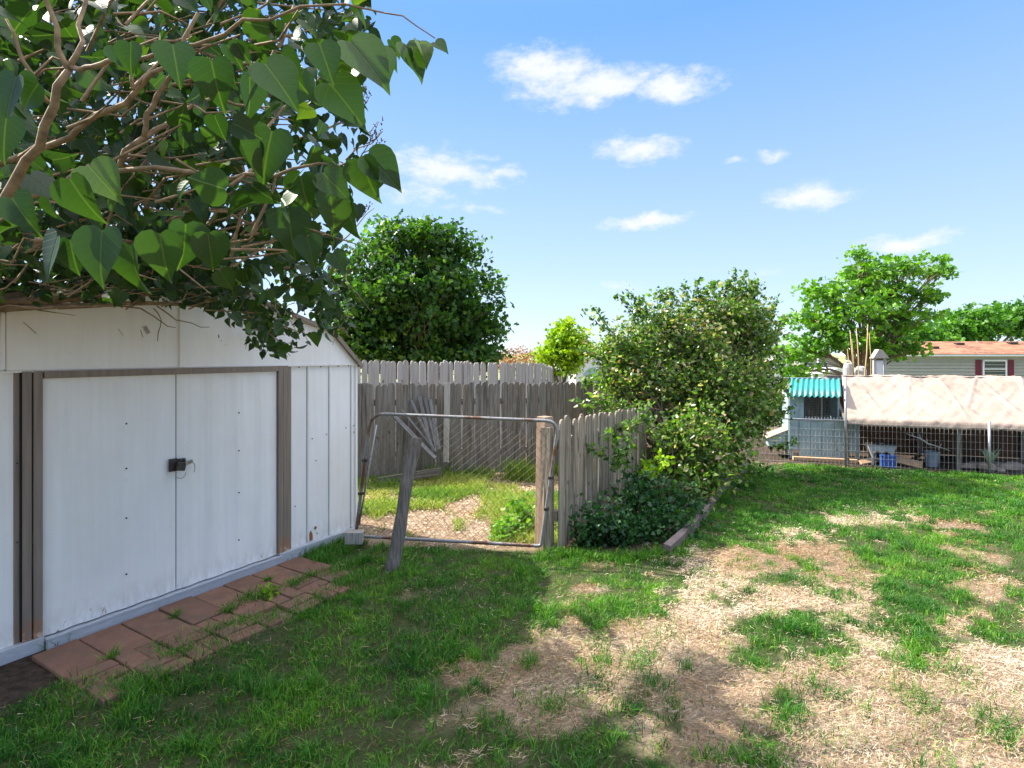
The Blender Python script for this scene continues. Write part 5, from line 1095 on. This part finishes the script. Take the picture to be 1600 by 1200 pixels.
# ---------------------------------------------------------------- things beyond the yard
CN = ['leftmost dry cane','second dry cane from the left','thick dry cane in the left bundle','tallest dry cane leaning right','short dry cane right of the tall one','rightmost slender dry cane']
for i, (x0, x1, y1, r_) in enumerate(((1333,1328,516,.011),(1334,1331,530,.008),(1342,1338,513,.012),(1350,1356,507,.014),(1361,1358,520,.009),(1327,1324,545,.008))):
    A = pt(x0, 600, 12.8); B = pt(x1, y1, 12.9); b = Vector((A.x, A.y, float(gz(0, 12.8)))); m_ = A.lerp(B, .5)+Vector((.02, 0, 0))
    o = MB().tube([b-b, A-b, m_-b, B-b], [r_*1.3, r_*1.2, r_, r_*.6], 7).build('garden_cane', M['cane'], smooth=True); o.location = b; tag(o, CN[i]+' rising above the tarp', 'cane', 'dry canes standing behind the run')
def arbor():
    p = pt(1374, 590, 13.5); b = Vector((p.x, p.y, float(gz(0, 13.5)))); root = empty('garden_arbor', b, 'small white arbor with a peaked cap beside the canes', 'arbor'); s = 13.5/FPX; top = HC+(HY-560)*s-b.z
    for dx in (-.12, .13): MB().box((dx, 0, top/2), (.06 if dx < 0 else .045, .06, top)).build('post', M['weather_white'], root, bevel=.004)
    MB().box((-.02, 0, top*.72), (.22, .02, top*.5)).build('panel', M['white'], root)
    MB().prism([(-.2, 0), (.2, 0), (.03, .2), (-.06, .22)], (0, -.08, top), (1,0,0), (0,0,1), (0,1,0), .16).build('cap', M['pale_wood'], root, bevel=.01)
arbor()
def barrel(px, py, d, r_, h, nm, label, mat):
    p = pt(px, py, d); b = Vector((p.x, p.y, float(gz(0, d)))); top = p.z-b.z
    root = empty(nm, b, label, nm.replace('_', ' ')); prof = [(r_*.9, 0), (r_, .06), (r_, top-.12), (r_*.8, top-.03), (r_*.45, top)]
    n = 14; vs = []
    for rr, z in prof:
        for k in range(n): q = 2*math.pi*k/n; vs.append((rr*math.cos(q), rr*math.sin(q), z))
    fs = [(j*n+k, j*n+(k+1) % n, (j+1)*n+(k+1) % n, (j+1)*n+k) for j in range(len(prof)-1) for k in range(n)]+[tuple(range(n))[::-1], tuple(range((len(prof)-1)*n, len(prof)*n))]
    MB().add(vs, fs).build('body', mat, root, smooth=False); MB().tube([(0, 0, top), (0, 0, top+.03)], r_*.3, 10).build('cap', M['black_metal'], root)
barrel(1325, 567, 14, .11, 1, 'water_butt', 'slim white water butt left of the canes', M['white_plastic'])
barrel(1345, 572, 14, .13, 1, 'garden_drum', 'squat white drum between the canes and the arbor', M['weather_white'])

def mobile_home():
    d = 35; a = pt(1382, 557, d); zb = float(gz(0, d)); b = Vector((a.x, d, zb)); root = empty('mobile_home', b, 'long beige mobile home with tan shingle roof and maroon shutters', 'mobile home'); root.rotation_euler = (0, 0, R(-6))
    H = HC-(556-HY)/FPX*d-zb; L = 16; Dp = 5
    mb = MB().box((L/2, Dp/2, H/2), (L, Dp, H)); mb.build('wall', M['siding'], root)
    sd = MB(); z = .45
    while z < H-.25: sd.prism([(0, 0), (-.05, 0), (0, .19)], (0, 0, z), (0,1,0), (0,0,1), (1,0,0), L); z += .20
    sd.build('siding', M['siding'], root)
    MB().box((L/2, -.02, .2), (L+.02, .03, .4)).build('skirting', M['grey_siding'], root)
    rise = (556-537)/FPX*(d+2.4); rf = MB().prism([(-.35, -.02), (-.35, .09), (Dp/2, rise+.09), (Dp+.35, .09), (Dp+.35, -.02)], (-.3, 0, H), (0,1,0), (0,0,1), (1,0,0), L+.6).build('roof', M['white'], root)
    sh_ = MB()
    A = Vector((-.32, -.37, H+.095)); U_ = Vector((L+.64, 0, 0)); V_ = Vector((0, Dp/2+.37, rise)); 
    sh_.add([A, A+U_, A+U_+V_, A+V_, A+Vector((0,0,.03)), A+U_+Vector((0,0,.03)), A+U_+V_+Vector((0,0,.03)), A+V_+Vector((0,0,.03))], [(0,3,2,1),(4,5,6,7),(0,1,5,4),(1,2,6,5),(2,3,7,6),(3,0,4,7)]); sh_.build('shingles', M['shingle'], rf)
    for px, f in ((1440, .7), (1466, .45), (1516, .75), (1596, .8)):
        x = (px-1382)/FPX*d*1.02; MB().box(Vector((x, -.37+f*(Dp/2+.37), H+.12+f*rise+.05)), (.45, .35, .12)).build('roof_vent', M['black_car'], root)
    def win(px0, px1):
        x0, x1 = (px0-1382)/FPX*d, (px1-1382)/FPX*d; zt = HC-(563-HY)/FPX*d-zb; zl = zt-1.15
        w_ = MB(); c = (x0+x1)/2; 
        for (cx, cz, sx, sz) in ((x0, (zt+zl)/2, .09, zt-zl), (x1, (zt+zl)/2, .09, zt-zl), (c, zt, x1-x0+.09, .09), (c, zl, x1-x0+.09, .09), (c, (zt+zl)/2+.05, x1-x0, .06)): w_.box((cx, -.05, cz), (sx, .06, sz))
        f = w_.build('window', M['white'], root); MB().box((c, -.03, (zt+zl)/2), (x1-x0-.06, .02, zt-zl-.08)).build('pane', M['glass'], f)
        for cx in (x0-.27, x1+.27): MB().box((cx, -.045, (zt+zl)/2), (.34, .035, zt-zl+.08)).build('shutter', M['maroon'], root)
    win(1524, 1556); win(1640, 1672)
    MB().box((-.02, 1.0, H*.5), (.03, 1.6, H*.9)).build('end_panel', M['grey_siding'], root)
mobile_home()
def small_building(nm, label, px0, px1, ptop, peave, d, wmat, rmat, dp=4, win=()):
    zb = float(gz(0, d)); x0, x1 = (px0-800)/FPX*d, (px1-800)/FPX*d; H = HC+(HY-peave)/FPX*d-zb; rise = (peave-ptop)/FPX*d; b = Vector(((x0+x1)/2, d, zb)); W_ = x1-x0
    root = empty(nm, b, label, 'house' if 'house' in nm else 'shed'); MB().box((0, dp/2, H/2), (W_, dp, H)).build('wall', wmat, root)
    MB().prism([(-W_/2-.15, 0), (W_/2+.15, 0), (0, rise)], (0, -.15, H+.003), (1,0,0), (0,0,1), (0,1,0), dp+.3).build('roof', rmat, root)
    for (f0, f1, z0, z1) in win: 
        w_ = MB().box(((f0+f1)/2*W_-W_/2, -.02, (z0+z1)/2*H), ((f1-f0)*W_, .05, (z1-z0)*H)).build('window', M['white'], root); MB().box(((f0+f1)/2*W_-W_/2, -.05, (z0+z1)/2*H), ((f1-f0)*W_-.12, .03, (z1-z0)*H-.12)).build('pane', M['glass'], w_)
    return root
small_building('far_house', 'pale distant house with dark window left of the spreading tree', 1205, 1236, 556, 564, 58, M['white'], M['grey_roof'], 6, ((.55,.8,.3,.75),))
small_building('far_house', 'long grey roofed house across the street', 1250, 1310, 553, 560, 75, M['siding'], M['grey_roof'], 8, ((.2,.35,.35,.75),(.6,.72,.35,.75)))
small_building('garden_shed', 'low shed with pale pitched roof just beyond the wire fence', 1287, 1325, 575, 584, 22, M['white'], M['white'], 2)
def quonset():
    d = 18; zb = float(gz(0, d)); p = pt(930, 590, d); b = Vector((p.x, d, zb)); root = empty('arched_shed', b, 'white arched roof shed between the lime tree and the big shrub', 'shed'); top = HC+(HY-558)/FPX*d-zb; W_ = 1.25; sp = top-.55
    arc = [(W_/2*math.cos(q), sp+.55*math.sin(q)) for q in np.linspace(0, math.pi, 14)]
    MB().prism([(W_/2, 0)]+arc+[(-W_/2, 0)], (0, 0, 0), (1,0,0), (0,0,1), (0,1,0), 2.2).build('wall', M['white'], root)
    r_ = MB(); 
    r_.tube([(x*1.02, -.03, z*1.005) for x, z in arc], .04, 8); r_.build('arch_trim', M['rail_metal'], root, smooth=True)
    MB().prism([(x*.62, sp-.1+(z-sp)*.6) for x, z in arc], (0, -.02, 0), (1,0,0), (0,0,1), (0,1,0), .03).build('window', M['pale_glass'], root)
    MB().box((0, -.015, sp*.45), (.55, .03, sp*.8)).build('door', M['white_plastic'], root)
M['pale_glass'] = simple('pale_glass', (.22, .36, .36), (.35, .45, .46), 3, .2, .5, bmp=0)
quonset()
def car(nm, label, x0, x1, d, mat, h=1.55, facing=1):
    zb = float(gz(0, d)); root = empty(nm, Vector(((x0+x1)/2, d, zb)), label, 'car'); L = x1-x0; w_ = 1.8
    body = [(-.5, .28), (-.5, .62), (-.47, .68), (-.40, .70), (-.36, .98), (-.30, 1.0), (.10, 1.0), (.24, .70), (.46, .62), (.5, .5), (.5, .28)]
    MB().prism([(a*L*facing, c*h) for a, c in body][::facing], (0, -w_/2, 0), (1,0,0), (0,0,1), (0,1,0), w_).build('body', mat, root, bevel=.05)
    for pts in ([(-.35, .72), (-.33, .93), (-.14, .94), (-.14, .72)], [(-.12, .72), (-.12, .94), (.08, .94), (.17, .72)]):
        MB().prism([(a*L*facing, c*h) for a, c in pts], (0, -w_/2-.012, 0), (1,0,0), (0,0,1), (0,1,0), w_+.024).build('window', M['glass'], root)
    for x in (-.31, .31):
        for y in (-w_/2-.02, w_/2-.2):
            wh = MB().tube([(x*L, y, .34), (x*L, y+.22, .34)], .34, 16).build('wheel', M['tyre'], root); MB().tube([(x*L, y-.01, .34), (x*L, y+.02, .34)], .19, 12).build('rim', M['steel'], wh)
    for y in (-.65, .65): MB().box((L*.5*facing, y, h*.52), (.06, .3, .14)).build('headlight', M['white'], root)
car('parked_car', 'white car parked beyond the fences beside the arched shed', 3.75, 8.2, 45, M['white'])
car('parked_car', 'black car parked on the street beyond the coop', (1247-800)/FPX*60, (1247-800)/FPX*60+4.4, 60, M['black_car'], 1.45)
p = pt(1278, 590, 40); zb = float(gz(0, 40)); root = empty('utility_pole', (p.x, 40, zb), 'thin pale utility pole in the street left of the spreading tree', 'pole')
MB().tube([(0,0,0), (0,0,3.4)], [.07, .05], 8).build('mast', M['white'], root, smooth=True); MB().box((.25, 0, 3.35), (.6, .08, .08)).build('arm', M['white'], root)
p = pt(1271, 592, 20); root = empty('white_post', (p.x, 20, float(gz(0,20))), 'short white post beside the pale pitched roof', 'post'); MB().box((0,0,.6), (.14,.14,1.32)).build('shaft', M['white'], root, bevel=.01); MB().box((0,0,1.28), (.18,.18,.05)).build('cap', M['white'], root, bevel=.01)
# street
rd = MB().box((40, 52, float(gz(0,52))+.01), (120, 7, .03)).build('street', simple('asphalt', (.10, .10, .10), (.14, .14, .13), 20, .9)); struct(rd)
